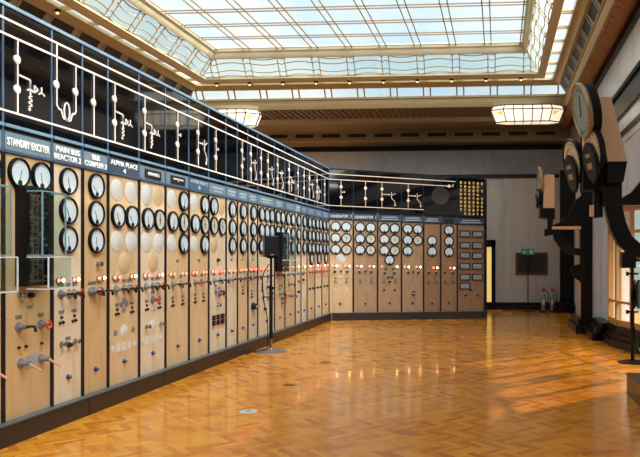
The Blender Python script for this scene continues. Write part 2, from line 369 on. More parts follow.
# ------------------------------------------------------------------ switchboard panel builder
ROW = {1: 2.150, 2: 1.886, 3: 1.626, 4: 1.405}
V_PL, V_PT, V_HB, V_HT, V_RT, V_TOP = .178, 2.292, 2.312, 2.462, 2.522, 3.465
def panel(P0, rz, w, tv, plate, label, head=None, items=(), mimic=('bar',), cut=True, line=LINE, drag=0):
    """tv(u): vertical stretch along the run; P0 floor point under the left edge"""
    t = thing('switchboard_bay', label, 'switchboard bay', P0, rz, 'switchboard bays')
    pw = .018
    def slab(name, u0, u1, y0, y1, v0, v1, m, parent=t):
        a, b = tv(u0), tv(u1)
        if isinstance(v0, tuple): (v0a, v0b), (v1a, v1b) = v0, v1
        else: v0a = v0b = v0; v1a = v1b = v1
        za, zb = max(v0a*a, V_PL), max(v0b*b, V_PL)
        mb = MB().hexa([(u0, y0, za), (u1, y0, zb), (u1, y1, zb), (u0, y1, za),
                        (u0, y0, v1a*a), (u1, y0, v1b*b), (u1, y1, v1b*b), (u0, y1, v1a*a)], m)
        return mb.build(name, parent, local=True)
    slab('marble_plate', pw, w-pw, 0, .04, V_PL, V_PT, plate)
    for nm, u0, u1 in (('frame_post', 0, pw), ('frame_post', w-pw, w)):
        slab(nm, u0, u1, -.012, .05, V_PL, V_PT, NAVY)
    for u0, u1 in ((0, .010), (w-.010, w)): slab('header_post', u0, u1, -.006, .03, V_PT, V_TOP-.02, BLUE if line is LINE else NAVY)
    # header
    hm, lines, lm = head or (HEAD, None, LETTER)
    sl = slab('sill_strip', 0.01, w-.01, -.018, .03, V_PT+.004, V_HB+.006, BLUE if line is LINE else NAVY)
    hp = slab('header_plate', pw, w-pw, -.006, .03, V_HB, V_HT, hm)
    slab('header_lip', 0.01, w-.01, -.024, .03, V_RT-.026, V_RT, RAIL if line is LINE else NAVY); slab('header_gap_shade', pw, w-pw, .004, .03, V_HT, V_RT-.026, NAVY)  # dark strip below the lip paints in the gap's shadow
    if lines:
        k = tv(w/2); bw = w*.86
        if lines[0] == 'plate':     # small black name plate
            bp = slab('name_plate', w*.2, w*.8, -.014, -.006, V_HB+.025, V_HT-.028, TICK, hp)
            if lines[1]: put(text_mesh(lines[1], w*.42, .036, lm, .003), 'lettering', hp, (w/2, -.0155, k*(V_HB+V_HT)/2))
        else:
            nl = len(lines); hh = .062 if nl == 1 else .05
            mx = max(len(x) for x in lines)
            for q, tx in enumerate(lines):
                z = (V_HB+V_HT)/2 + (nl-1)*.034 - q*.068
                put(text_mesh(tx, min(bw*len(tx)/mx, len(tx)*.046), hh, lm, .004), 'lettering', hp, (w/2, -.009, k*z))
    # mimic board
    mb_ = slab('mimic_board', 0.010, w-.010, 0, .03, V_RT, V_TOP-.02, MIMIC)
    slab('top_rail', 0, w, -.018, .03, V_TOP-.02, V_TOP+.008, RAIL if line is LINE else NAVY)
    D = MB()
    def ln(u0, v0, u1, v1, th=.0115):
        p0 = Vector((u0, -.009, v0*tv(u0))); p1 = Vector((u1, -.009, v1*tv(u1)))
        D.bar(p0, p1, .006, th, line, up=(0, 0, 1) if abs(u1-u0) > abs(v1-v0) else (1, 0, 0))
    B1, B2, B3 = 3.343, 3.222, 2.622
    kind = mimic[0]
    discs = []
    if kind not in ('none', 'tiles', 'endtop', 'clock'):
        ln(0, B1, w, B1, .017); ln(0, B2, w, B2, .017); ln(0, B3, w, B3, .016)
    if kind in ('endtop', 'clock'):
        ln(0, B1, w*(.98 if kind == 'clock' else .9), B1, .018); ln(0, B2, w*(1 if kind == 'clock' else .55), B2, .018)
        if kind == 'endtop': discs.append((w*.5, B2, 1)); ln(w*.6, B2, w*.75, B2, .02); ln(w*.75, B2, w*.75, B2+.06, .02)
    for spec in (mimic[1:] if kind == 'multi' else [mimic]):
        kd = spec[0]; uu = spec[1]*w if len(spec) > 1 else w*.5
        if kd in ('bar', 'tick', 'star', 'single'):
            ln(uu, B3, uu, B2)
            discs += [(uu, 2.946, 1.0)] if kd == 'single' else [(uu, 3.06, 1.0), (uu, 2.82, 1.0)]
        if kd == 'tick': ln(uu, 2.94, uu+.09, 2.94, .016); ln(uu+.07, 2.925, uu+.07, 2.965, .02)
        if kd == 'star':
            s_ = min(1, (w-uu-.04)/.3)
            ln(uu, 2.94, uu+.15*s_, 2.93, .016); ln(uu+.15*s_, 2.93, uu+.15*s_, 2.80, .014)
            for a in (90, 210, 330):
                c = math.cos(math.radians(a))*.045*s_; z = math.sin(math.radians(a))*.045
                ln(uu+.15*s_, 2.86, uu+.15*s_+c, 2.86+z, .012)
                ln(uu+.29*s_, 2.86, uu+.29*s_+c, 2.86+z, .012)
            tri = [(uu+.20*s_, 2.90), (uu+.20*s_, 2.84), (uu+.245*s_, 2.87)]
            for q in range(3): ln(*tri[q], *tri[(q+1) % 3], .011)
            for q in range(5): ln(uu+.15*s_-(.02 if q % 2 else -.02), 2.80-q*.02, uu+.15*s_+(.02 if q % 2 else -.02), 2.79-q*.02, .010)
            discs.append((uu+.15*s_, 2.69, .4))
        if kd == 'gen':     # branch, elbow and drop
            ln(uu, B3, uu, B2); discs += [(uu, 3.06, 1), (uu, 2.82, 1)]
            g_ = min(1, (w-uu-.045)/.33)
            ln(uu, 2.94, uu+.16*g_, 2.94, .014); discs.append((uu+.17*g_, 2.94, .5))
            ln(uu+.22*g_, 3.0, uu+.22*g_, 2.86, .012); ln(uu+.22*g_, 2.93, uu+.32*g_, 2.97, .012); ln(uu+.22*g_, 2.86, uu+.3*g_, 2.78, .012)
            ln(uu+.3*g_, 2.78, uu+.3*g_, 2.72, .012); discs.append((uu+.3*g_, 2.70, .55))
        if kd == 'coil':
            a, b = w*.14, w*.76
            ln(a, B1, a, 2.80); ln(b, B2, b, 2.80); discs += [(a, 2.98, 1), (b, 2.98, 1)]
            pts = [(a, 2.80), (a+.03, 2.77), (a+.06, 2.77), (a+.09, 2.70), (w*.45, 2.70)]
            for q in range(13):
                th = -math.pi/2+q*math.pi/6; pts.append((w*.46+.04*math.cos(th), 2.77+.08*math.sin(th)))
            pts += [(b-.08, 2.70), (b-.05, 2.77), (b-.02, 2.77), (b, 2.80)]
            for p, q in zip(pts, pts[1:]): ln(*p, *q, .014)
    if len(D.bm.verts): D.build('mimic_lines', mb_, local=True)
    else: D.bm.free()
    for (u, v, s_) in discs:
        put(MB().lathe([(.04, 0), (.04, .011), (.036, .013), (0, .013)], line, seg=18).mesh('indicator_disc'), 'indicator_disc', mb_, (u, 0, v*tv(u)), s_*.9)
    if kind == 'tiles':
        tm = [MB().box(-.022, .022, -.008, 0, -.03, .03, GOLDT).mesh('annunciator_tile'),
              MB().box(-.024, .024, -.008, 0, .006, .03, GOLDT).box(-.01, .012, -.008, 0, -.03, .006, GOLDT).mesh('annunciator_tile'),
              MB().box(-.03, .03, -.008, 0, -.012, .012, GOLDT).box(-.01, .01, -.009, 0, -.03, .03, GOLDT).mesh('annunciator_tile')]
        for r in range(9):
            for c in range(6):
                if (r, c) in ((8, 0), (1, 5), (3, 5)): continue
                u = w*(.13+c*.155); put(random.choice(tm), 'annunciator_tile', mb_, (u, 0, (3.33-r*.095)*tv(u)))
    # instruments on the plate
    Z = lambda v, u: v*tv(u)
    for it in items:
        k = it[0]; u = it[1]*w; v = ROW.get(it[2], it[2]) if k in 'gcbtB' else it[2]; p = (u, 0, Z(v, u))
        gs = GS
        if k in ('g', 'c'):
            g = put(me_bezel, 'gauge', t, p, gs)
            put(me_dial if k == 'g' else me_dialc, 'dial_face', g, scale=FS); put(random.choice(me_needles if k == 'g' else me_needc), 'needle', g)
        elif k in ('b', 't'): put(me_blank[DISCW if k == 'b' else DISCT], 'blank_disc', t, p, gs*(it[3] if len(it) > 3 else 1))
        elif k in ('r', 'w'):
            l = put(me_lampring, 'indicator_lamp', t, p); put(me_lens[RED if k == 'r' else WHT], 'lens', l)
        elif k in ('s', 'k', 'L', 'h'):
            s = put(me_switch, 'control_switch', t, p)
            put({'s': me_pistol, 'k': me_ring, 'L': me_lever, 'h': me_bknob}[k], 'switch_handle', s, (0, -.04, 0) if k == 'h' else (0, 0, 0))
            put(me_ytab if k == 'L' else me_tab, 'name_tab', t, (u, 0, Z(v+.085, u)))
        else:
            me, nm = {'n': (me_knob, 'chrome_knob'), 'N': (me_bknob, 'black_knob'), 'O': (me_bigknob, 'rotary_knob'), 'u': (me_blue, 'blue_lamp'),
                      'T': (me_triad, 'test_sockets'), 'f': (me_fuse, 'fuse_holder'), 'q': (me_rect, 'paper_tag'), 'p': (me_plate, 'rating_plate'),
                      'd': (me_small[DISCW], 'blank_plug'), 'D': (me_small[DISCG], 'blank_plug'), 'm': (me_meter[STEEL], 'strip_meter'), 'M': (me_meter[TICK], 'strip_meter'),
                      'a': (me_tab, 'name_tab')}[k]
            o = put(me, nm, t, p, it[3] if len(it) > 3 else None)
            if k == 'T': put(me_tab, 'name_tab', t, (u, 0, Z(v+.075, u)))
            if k in 'mM': put(me_mface, 'scale_window', o)
    return t
GS = 1.0; FS = (1, 1, 1)
# ------------------------------------------------------------------ left switchboard
XB = -3.87
bx = [2.5, 51.3, 82, 107.5, 138.6, 165, 188.5, 208.3, 225.7, 237, 247.6, 257.3, 274.2, 284.6, 294.9, 300.7, 306.8, 314.7, 321.6, 328.8]
by = [onx(p, HY, XB).y for p in bx]
by = [by[0]-.59] + by
YC = by[-1]
VL, VS, VT, VR, VB, VQ = 1.263, 1.14, .908, .70, .391, .545
def pair(u): return [('r', u-.07, VL), ('w', u+.07, VL)]
def prr(u): return [('r', u-.075, VL), ('r', u+.075, VL)]
def G3(u=.5): return [('g', u, r) for r in (1, 2, 3)]
tags_row = [('d', .16, VQ), ('q', .33, VQ), ('q', .5, VQ), ('q', .67, VQ), ('d', .84, VQ)]
blanks4 = [('D', .42, .98), ('D', .58, .98), ('D', .5, .92), ('D', .5, 1.02)]
I = {}
I[0] = [('g', .27, 1), ('g', .73, 1), ('s', .3, .9), ('L', .7, .61)]
I[1] = [('g', .29, 1), ('g', .75, 1), ('n', .33, 1.155), ('N', .53, 1.155), ('a', .53, 1.06), ('s', .30, .905), ('k', .76, .90), ('N', .44, .74, .5),
        ('N', .30, .74, .5), ('N', .77, .74, .5), ('L', .34, .61), ('L', .76, .61), ('p', .56, .61)]
I[2] = G3() + pair(.25)[:2] + pair(.75) + [('s', .28, VS), ('s', .55, VS), ('k', .72, VS), ('T', .3, VT), ('T', .72, VT), ('n', .3, VR), ('n', .74, VR), ('N', .52, .68), ('a', .52, .74), ('u', .52, VB)]
I[3] = G3() + [('n', .58, 1.40), ('r', .6, VL), ('w', .82, VL), ('s', .3, VS), ('k', .44, VS), ('s', .66, VS), ('u', .5, VB)]
I[4] = [('b', .28, 1), ('b', .72, 1), ('g', .29, 2), ('g', .74, 2), ('b', .28, 3), ('b', .74, 3), ('t', .52, 4)] + prr(.25) + pair(.78) + \
       [('s', .24, VS), ('s', .5, VS), ('k', .66, VS), ('s', .72, VS), ('T', .28, VT), ('T', .76, VT)] + blanks4 + [('b', .52, VR, .62), ('D', .23, VR), ('D', .8, VR)] + tags_row + [('u', .5, VB)]
I[5] = [('b', .28, 1), ('t', .72, 1), ('g', .3, 2), ('c', .74, 2), ('b', .28, 3), ('b', .74, 3), ('t', .52, 4)] + prr(.25) + pair(.78) + \
       [('s', .24, VS), ('s', .5, VS), ('k', .66, VS), ('s', .72, VS), ('k', .5, .99), ('T', .28, VT), ('T', .76, VT), ('d', .52, .89), ('n', .26, VR), ('n', .8, VR), ('b', .52, VR, .55)] + tags_row + [('u', .5, VB)]
I[6] = [('b', .26, 1), ('g', .74, 1), ('g', .28, 2), ('c', .74, 2), ('b', .26, 3), ('g', .74, 3)] + prr(.25) + prr(.75) + [('a', .5, 1.42), ('s', .3, VS), ('s', .64, VS), ('T', .3, VT), ('T', .72, VT), ('u', .5, VB)]
I[7] = [('b', .26, 1), ('g', .76, 1), ('g', .28, 2), ('c', .76, 2), ('b', .26, 3), ('g', .76, 3)] + prr(.25) + prr(.75) + [('a', .5, 1.42), ('k', .3, VS), ('s', .64, VS), ('T', .3, VT), ('T', .72, VT), ('u', .5, VB)]
I[8] = [('g', .26, 1), ('t', .74, 1), ('c', .26, 2), ('c', .74, 2), ('t', .3, 3)] + prr(.25) + prr(.75) + [('s', .3, VS), ('s', .64, VS), ('s', .4, .99), ('k', .6, .95), ('N', .5, 1.42), ('n', .5, .80),
        ('f', .25, .60), ('f', .5, .60), ('f', .75, .60), ('u', .5, VB)]
for k in (9, 10, 11): I[k] = G3() + prr(.28) + prr(.72) + [('s', .3, VS), ('s', .62, VS), ('a', .5, 1.42), ('u', .5, VB)]
I[11] += [('O', .5, .68, 1.3), ('T', .4, .85)]
I[10] += [('T', .5, .93)]
I[12] = [('g', c, r) for c in (.2, .5, .8) for r in (1, 2, 3)] + prr(.2) + prr(.5) + [('s', .2, VS), ('s', .6, VS), ('T', .25, .93), ('k', .55, .96), ('s', .3, .80), ('s', .6, .76), ('N', .4, .6), ('n', .75, .84), ('u', .5, VB)]
I[13] = [('g', c, r) for c in (.27, .73) for r in (1, 2, 3)] + prr(.7) + [('s', .3, VS), ('s', .5, .8), ('k', .7, .72, 1), ('n', .5, .95), ('k', .7, .64), ('u', .5, VB)]
I[14] = [('g', c, r) for c in (.27, .73) for r in (1, 2, 3)] + prr(.7) + [('s', .3, VS), ('n', .3, .74), ('s', .6, .73), ('s', .35, .95), ('u', .5, VB)]
I[15] = G3() + pair(.5) + [('s', .4, VS), ('n', .5, .98), ('N', .5, .78), ('u', .5, VB)]
I[16] = G3() + pair(.5) + [('k', .4, VS), ('N', .3, 1.0), ('u', .5, VB)]
for k in (17, 18, 19): I[k] = [('g', c, r) for c in (.27, .73) for r in (1, 2, 3)] + [('g', .5, 4)] + pair(.27) + prr(.7) + [('k', .3, VS), ('k', .7, VS), ('p', .5, 1.02, .6), ('N', .3, .8), ('N', .7, .8), ('u', .5, VB)]
heads = {0: (HEAD, None, LETTER), 1: (HEAD, ['STANDBY EXCITER'], LETTER), 2: (HEAD, ['MAIN BUS', 'REACTOR 2'], LETTER), 3: (HEAD, ['BUS', 'COUPLER 2'], LETTER), 4: (HEADD, ['ALPHA PLACE', '4'], LETTER),
         5: (HEAD, ['plate', 'ALPHA PLACE 3'], LETTER), 6: (HEAD, ['plate', 'ALPHA PLACE\n2'], LETTER), 7: (BLUE, ['ALPHA PLACE', '1'], LETTERD), 8: (HEAD, None, LETTER)}
mim = {0: ('bar', .5), 1: ('star', .27), 2: ('coil',), 3: ('single', .42), 4: ('star', .2), 5: ('star', .2), 6: ('tick', .5), 7: ('gen', .45), 8: ('tick', .4), 9: ('none2',), 10: ('tick', .45), 11: ('gen', .3),
       12: ('multi', ('bar', .2), ('gen', .6)), 13: ('gen', .3), 14: ('star', .4), 15: ('bar', .5), 16: ('bar', .5), 17: ('gen', .3), 18: ('star', .3), 19: ('bar', .4)}
plates = {0: 0, 1: 0, 2: 1, 3: 0, 4: 2, 5: 1, 6: 2, 7: 2, 8: 1, 9: 1, 10: 2, 11: 1, 12: 1, 13: 2, 14: 2, 15: 1, 16: 1, 17: 2, 18: 1, 19: 2}
llab = {0: 'sliver of tan switchboard panel left of the STANDBY EXCITER panel',
        1: 'tan switchboard panel headed STANDBY EXCITER with black relay behind glass covers',
        2: 'narrow pale switchboard panel headed MAIN BUS REACTOR 2 with three stacked gauges',
        3: 'narrow tan switchboard panel headed BUS COUPLER 2 with three stacked gauges',
        4: 'switchboard panel headed ALPHA PLACE 4 on a dark navy header',
        5: 'pale switchboard panel with small black name plate, directly right of ALPHA PLACE 4',
        6: 'switchboard panel with small black two line name plate and one column of white blanks',
        7: 'switchboard panel with mid blue header, just right of the second black name plate',
        8: 'pale switchboard panel with three fuse holders low down and a large tan blank disc',
        9: 'narrow switchboard panel of three gauges, first right of the fuse holder panel',
        10: 'narrow switchboard panel of three gauges, second right of the fuse holder panel',
        11: 'narrow switchboard panel of three gauges with big rotary knob low down',
        12: 'wide switchboard panel with three columns of gauges behind the loudspeaker stand',
        13: 'switchboard panel carrying the far black relay in glass covers beside the loudspeaker',
        14: 'switchboard panel just right of the one with the far black relay',
        15: 'narrow switchboard panel of single gauges, first right of the far relay',
        16: 'narrow switchboard panel of single gauges, second right of the far relay',
        17: 'switchboard panel with seven gauges, third from the inner corner on the long wall',
        18: 'switchboard panel with seven gauges, second from the inner corner on the long wall',
        19: 'switchboard panel with seven gauges, touching the inner corner on the long wall'}
LP = {}
for k in range(20):
    LP[k] = panel((XB, by[k], 0), math.pi/2, by[k+1]-by[k], lambda u: 1.0, TAN[plates[k]], llab[k], heads.get(k, (HEAD, None, LETTER)), I[k], mim[k])

# faint far lettering bars on blank headers of the long run would be unreadable; they carry grey word strips
for k in list(range(8, 20)):
    w = by[k+1]-by[k]; hp = [c for c in LP[k].children if c.name.startswith('header_plate')][0]
    put(MB().box(-w*.32, w*.32, -.003, 0, -.012, .012, LETTERD).box(-w*.24, w*.24, -.003, 0, -.058, -.036, LETTERD).mesh('worn_lettering'), 'worn_lettering', hp, (w/2, -.006, 2.408))

# relays in glass covers (parts of their panels)
RELM = mat('relay_metal', srgb(74, 84, 90), .35, .3)
def relay(P, u0, u1, v0, v1, dep, glassdep, u_ext):
    r = MB()
    r.box(u0, u1, -dep, 0, v0, v1, BLACK)
    fw = .03
    r.box(u0, u0+fw, -dep-.03, -dep, v0, v1, BLACK).box(u1-fw, u1, -dep-.03, -dep, v0, v1, BLACK)
    r.box(u0-.015, u1+.015, -dep-.03, 0, v1, v1+.025, BLACKM)
    ro = r.build('relay', P, local=True)
    w = u1-u0
    m = MB()
    n = 9
    for q in range(n):
        z = v0+(v1-v0)*(q+.5)/n
        m.box(u0+fw*1.4, u1-fw*1.4, -dep-.02, -dep, z-.010, z+.002, BLACKM if q % 2 else RELM)
        for c in range(4):
            uu = u0+fw*2+(w-fw*4)*c/3
            m.cyl((uu, -dep, z+.03), (uu, -dep-.035, z+.03), .012, RELM if (q+c) % 3 == 0 else BLACKM, 8)
    for c in range(3):
        uu = u0+w*(.3+.2*c); m.box(uu-.004, uu+.004, -dep-.022, -dep, v0+.05, v1-.05, RELM)
    m.build('relay_movement', ro, local=True)
    vm = v0+(v1-v0)*.30
    for (a, b, gd, ed) in ((vm+.015, v1-.02, glassdep, EDGEGL), (v0-.02, vm, glassdep+.05, EDGEL)):
        g = MB(); y0 = -dep-.03; y1 = y0-gd; th = .006
        g.box(u0, u0+th, y1, y0, a, b, CASEGL).box(u1-th, u1, y1, y0, a, b, CASEGL).box(u0+th, u1-th, y1, y1+th, a, b, CASEGL)
        g.box(u0+th, u1-th, y1+th, y0, b-th, b, CASEGL).box(u0+th, u1-th, y1+th, y0, a, a+th, CASEGL)
        go = g.build('glass_cover', P, local=True)
        e = MB(); k = .0045
        for uu in (u0, u1):
            e.box(uu-k, uu+k, y1-k, y1+k, a, b, ed)
            for z in (a, b): e.box(uu-k/2, uu+k/2, y1, y0, z-k, z+k, ed)
        for z in (a, b): e.box(u0, u1, y1-k, y1+k, z-k, z+k, ed)
        e.build('cover_edge', go, local=True)
def lu(px, k): return onx(px, HY, XB).y-by[k]
relay(LP[1], lu(15, 1), lu(39.5, 1), 1.235, 2.02, .07, .13, 0)
relay(LP[0], .06, .375, 1.235, 2.02, .07, .13, 0)
relay(LP[13], .05, .44, 1.20, 1.86, .10, .09, 0)

# ------------------------------------------------------------------ back switchboard
A0 = Vector((XB, YC, 0)); e_ = onz(486.5, 318.6); e_.y += .08
B_END = Vector((ony(484.5, HY, e_.y).x, e_.y, 0))
run = B_END-A0; LEN = run.length; RZ = math.atan2(run.y, run.x); ud = run.normalized()
bpx = [329.0, 353.3, 377.6, 401.5, 423.6, 440.6, 457.3, 484.3]
def along(px):      # distance along the back run seen at a pixel column
    r = ray(px, HY); # solve A0+ud*s on ray
    s = (A0.y*r.x-A0.x*r.y)/(ud.x*r.y-ud.y*r.x); return s
bs = [along(p) for p in bpx]; bs[0] = 0; bs[-1] = LEN
TAP = .049
GS = .98; FS = (.88, 1, .88)
BI = {}
two3 = [('g', .28, 1), ('g', .72, 1), ('g', .28, 2), ('c', .72, 2), ('g', .28, 3), ('c', .72, 3)]
def kn(): return [('N', .25, 1.12), ('N', .5, 1.13), ('N', .75, 1.11)]
lw2 = [('r', .15, 1.245), ('w', .33, 1.245), ('r', .67, 1.245), ('w', .85, 1.245)]
BI[0] = two3 + [('b', .48, 4)] + lw2 + [('h', .25, 1.12), ('N', .5, 1.13), ('h', .76, 1.12), ('T', .27, .89), ('T', .72, .89), ('d', .47, 1.0), ('d', .47, .88), ('d', .27, .70), ('d', .72, .70), ('N', .47, .38)]
BI[1] = two3 + lw2 + [('h', .25, 1.12), ('N', .5, 1.13), ('h', .74, 1.12), ('T', .28, .89), ('T', .74, .89), ('N', .5, .38)]
BI[2] = two3 + [('g', .5, 4)] + [('r', .18, 1.245), ('w', .82, 1.245), ('N', .35, 1.2), ('N', .65, 1.2), ('h', .3, 1.10), ('h', .7, 1.10), ('N', .45, 1.0), ('N', .6, 1.0), ('T', .27, .89), ('h', .5, .90), ('T', .74, .89), ('N', .27, .70), ('N', .72, .70), ('N', .5, .38)]
BI[3] = [('g', .28, 1), ('g', .74, 1), ('g', .28, 2), ('c', .74, 2), ('g', .28, 3)] + lw2 + [('h', .3, 1.12), ('N', .52, 1.13), ('h', .76, 1.12), ('O', .54, .62), ('N', .5, .38)]
BI[4] = [('g', .5, 2), ('g', .5, 3), ('r', .58, 1.235), ('w', .8, 1.235), ('h', .3, 1.12), ('h', .75, 1.12), ('T', .28, .88), ('T', .76, .88), ('N', .5, .38)]
BI[5] = [('g', .5, 1), ('g', .5, 2), ('g', .5, 3), ('r', .58, 1.235), ('w', .8, 1.235), ('N', .26, 1.12), ('h', .72, 1.12), ('T', .28, .88), ('T', .76, .88), ('N', .5, .38)]
BI[6] = []
for r, v in enumerate((2.08, 1.80, 1.55, 1.29, 1.02)):
    for c in (.27, .73): BI[6].append(('M' if (r == 4 and c < .5) else 'm', c, v))
BI[6] += [('M', .27, .80), ('h', .3, .58), ('h', .72, .58), ('N', .5, .70)]
bhead = [(HEADD, ['GENERATOR  2'], LETTER), (HEADD, ['GENERATOR  1'], LETTER), (HEADB, None, LETTERD), (HEADB, None, LETTERD), (HEADB, None, LETTERD), (HEADB, ['plate', None], BRASS), (HEADB, None, LETTERD)]
bmim = [('tick', .5), ('bar', .5), ('gen', .18), ('gen', .3), ('clock',), ('endtop',), ('tiles',)]
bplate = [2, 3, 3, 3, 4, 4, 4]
blab = ['back switchboard panel nearest the inner corner, with a white blank disc under six gauges',
        'back switchboard panel second from the inner corner, six gauges and no disc under them',
        'back switchboard panel with a seventh gauge centred below its six gauges',
        'back switchboard panel with five gauges, one missing at lower right',
        'narrow back switchboard panel with only two gauges and an empty top',
        'narrow back switchboard panel with three stacked gauges below a black name plate',
        'right end back switchboard panel with rectangular meters below rows of gold tiles']
BP = []
for k in range(7):
    w = bs[k+1]-bs[k]; s0 = bs[k]
    tv = (lambda s0: (lambda u: 1-TAP*(s0+u)/LEN))(s0)
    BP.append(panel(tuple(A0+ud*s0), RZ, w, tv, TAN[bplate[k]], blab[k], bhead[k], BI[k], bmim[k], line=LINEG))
for k in (2, 3, 4, 6):
    w = bs[k+1]-bs[k]; hp = [c for c in BP[k].children if c.name.startswith('header_plate')][0]; f = 1-TAP*(bs[k]+w/2)/LEN
    put(MB().box(-w*.32, w*.32, -.003, 0, -.012, .012, LETTERD).box(-w*.38, w*.38, -.003, 0, -.062, -.038, LETTERD).mesh('worn_lettering'), 'worn_lettering', hp, (w/2, -.006, 2.41*f))
p_ = A0+ud*(bs[5]-.005)
rc = MB().lathe([(.205, .0), (.205, .006), (.195, .009), (.18, .006), (0, .006)], mat('dark_round_cover', srgb(38, 29, 24), .4), tuple(p_+Vector((0, 0, 2.965*.965))+Vector((ud.y, -ud.x, 0))*.013), (ud.y, -ud.x, 0), 36).build('round_cover')
tag(rc, 'dark round cover on the black mimic board left of the gold tiles', 'round cover')
# end return of the board
MB().box(bs[7]-bs[6]+.0, bs[7]-bs[6]+.05, -.03, .7, V_PL, 3.27, NAVY).build('end_panel', BP[6], local=True)

# plinths
def plinth(name, label, pts_front, pts_back, h):
    t = thing(name, label, 'plinth', tuple(pts_front[0]))
    (a, b), (c, d) = pts_front, pts_back      # front a->b, back c->d
    z = Vector((0, 0, h-.012)); zz = Vector((0, 0, h))
    MB().hexa([a, b, d, c, a+z, b+z, d+z, c+z], PLINTH).build('plinth_body', t)
    o = (a-c).normalized()*.012
    MB().hexa([a+o+z, b+o+z, d+z, c+z, a+o+zz, b+o+zz, d+zz, c+zz], LEDGE).build('plinth_ledge', t)
    return t
nrm = Vector((ud.y, -ud.x, 0))
f0 = Vector((XB+.075, by[0]-.3, 0)); corner = A0+Vector((.075, 0, 0)); corner = corner+ud*0+nrm*.075
PL = plinth('switchboard_plinth', 'long dark plinth under the left run of switchboard panels', (f0, Vector((XB+.075, corner.y, 0))), (Vector((XB-.3, by[0]-.3, 0)), Vector((XB-.3, corner.y, 0))), V_PL)
sc = MB()
for s in (by[1]+1.02, by[5]+.4, by[9]+.2):
    sc.box(XB+.0755, XB+.077, s, s+.006, .004, V_PL-.012, BLACKM)
sc.build('joint_line', PL)
plinth('switchboard_plinth', 'shorter black plinth under the back run of switchboard panels', (corner+Vector((-.0, .002, 0)), B_END+nrm*.075+ud*.05), (A0+Vector((.0, .3, 0)), B_END-nrm*.3+ud*.05), V_PL)

# ------------------------------------------------------------------ room shell
XL, XR, YF, YN = -7.9, 1.65, 17.2, -9.0
WL, WR, WB, WF = -8.45, 2.07, 21.0, -10.0
struct('floor', MB().box(WL-.2, WR+1.6, WF-.2, WB+.3, -.15, 0, PARQ))
struct('wall_left', MB().box(WL-.2, WL, WF-.2, WB+.2, 0, 5.25, WALLP))
struct('wall_front', MB().box(WL, WR+1.5, WF-.2, WF, 0, 5.25, WALLP))
wb = MB().box(WL, WR+.2, WB, WB+.2, 0, 4.68, GREY_MARBLE)
struct('wall_back', wb)
struct('trim_1', MB().box(WL, WR, WB-.1, WB+.2, 4.68, 4.99, BASEB))      # black band above the back wall
# lower screen wall behind the board
YP = 18.95
PX0 = -4.6
dx0, dx1 = ony(484, 275, YP).x, ony(491.5, 275, YP).x      # doorway
dz = ony(488, 240, YP).z
struct('wall_screen', MB().box(PX0, dx0-.25, YP, YP+.12, 0, 3.6, BACK_MARBLE).box(dx1+.11, WR, YP, YP+.12, 0, 3.6, BACK_MARBLE).box(dx0-.25, dx1+.11, YP, YP+.12, dz, 3.6, BACK_MARBLE))
struct('trim_2', MB().box(PX0, WR, YP-.05, WB, 3.6, 3.70, BASEB))
jl = MB()
for px in (512, 536):
    X = ony(px, 250, YP).x
    jl.box(X-.004, X+.004, YP-.003, YP+.01, .22, 3.6, BROWN)
struct('trim_3', jl)
struct('baseboard_back', MB().box(dx1+.11, 1.75, YP-.04, YP, 0, .2, BASEB).box(dx1+.11, 1.75, YP-.08, YP, 0, .1, BASEB))
# doorway with a yellow lit leaf
door = MB().box(dx0-.25, dx1, YP+.02, YP+.06, .0, ony(488, 302, YP).z, BLACK).build('door_1'); door['kind'] = 'structure'
MB().box(dx0-.25, dx1, YP+.025, YP+.055, ony(488, 302, YP).z, ony(488, 247, YP).z, YELLOW).build('lit_panel', door)
MB().box(dx1, dx1+.11, YP-.06, YP+.12, 0, dz, BLACK).box(dx0-.25, dx1+.11, YP-.06, YP+.12, ony(488, 247, YP).z, dz, BLACK).build('door_frame', door)

# right wall
wr = MB()
wr.box(WR, WR+.25, WF, WB, 2.36, 5.2, GREY_MARBLE)
YB1 = 12.15
wr.box(WR-.12, WR+.25, YB1, WB, 0, 2.36, GREY_MARBLE).box(WR, 2.95, WF, 8.3, 0, 2.36, GREY_MARBLE)
struct('wall_right', wr)
def hx(slope): return EYE+slope*WR
struct('trim_4', MB().box(WR-.05, WR, WF, YP, hx(1.13), hx(1.30), BASEB).box(WR-.09, WR, WF, YP, hx(1.30), hx(1.335), BLACKM).box(WR-.03, WR, WF, YP, hx(.965), hx(1.0), BASEB)
       .box(WR-.02, WR, WF, YP, hx(.90), hx(.93), GREY_MARBLE).box(WR-.07, WR, WF, YP, 5.0, 5.2, BASEB))
mj = MB()
for y in [3+1.3*i for i in range(14)]: mj.box(WR-.002, WR+.01, y, y+.008, 4.25, 5.0, BROWN)
struct('trim_5', mj)
def pil(n, pxl, d, ln_, top, xr=WR, pxr=None):
    X0 = W(pxl, HY, d).x; Y0 = (d+X0*SN)/CS
    X1 = W(pxr, HY, d).x if pxr else xr-.01
    struct('pillar_%d' % n, MB().box(X0, X1, Y0, Y0+.08, .0, top, BLACK).box(X1, xr, Y0+.05, Y0+.08, 0, top, GREY_MARBLE).box(X0+.02, xr, Y0+.08, Y0+ln_, 0, top, PINK_MARBLE))
    struct('pillar_base_%d' % n, MB().box(X0-.07, xr-.0, Y0-.14, Y0+ln_+.06, 0, .27, BASEB).box(X0-.13, xr, Y0-.24, Y0+ln_+.1, 0, .14, BASEB))
    return X0, Y0
P1x, P1y = pil(1, 581, 13.3, 1.1, 3.4, pxr=592.5)
P2x, P2y = pil(2, 560, 18.0, .5, 3.7)
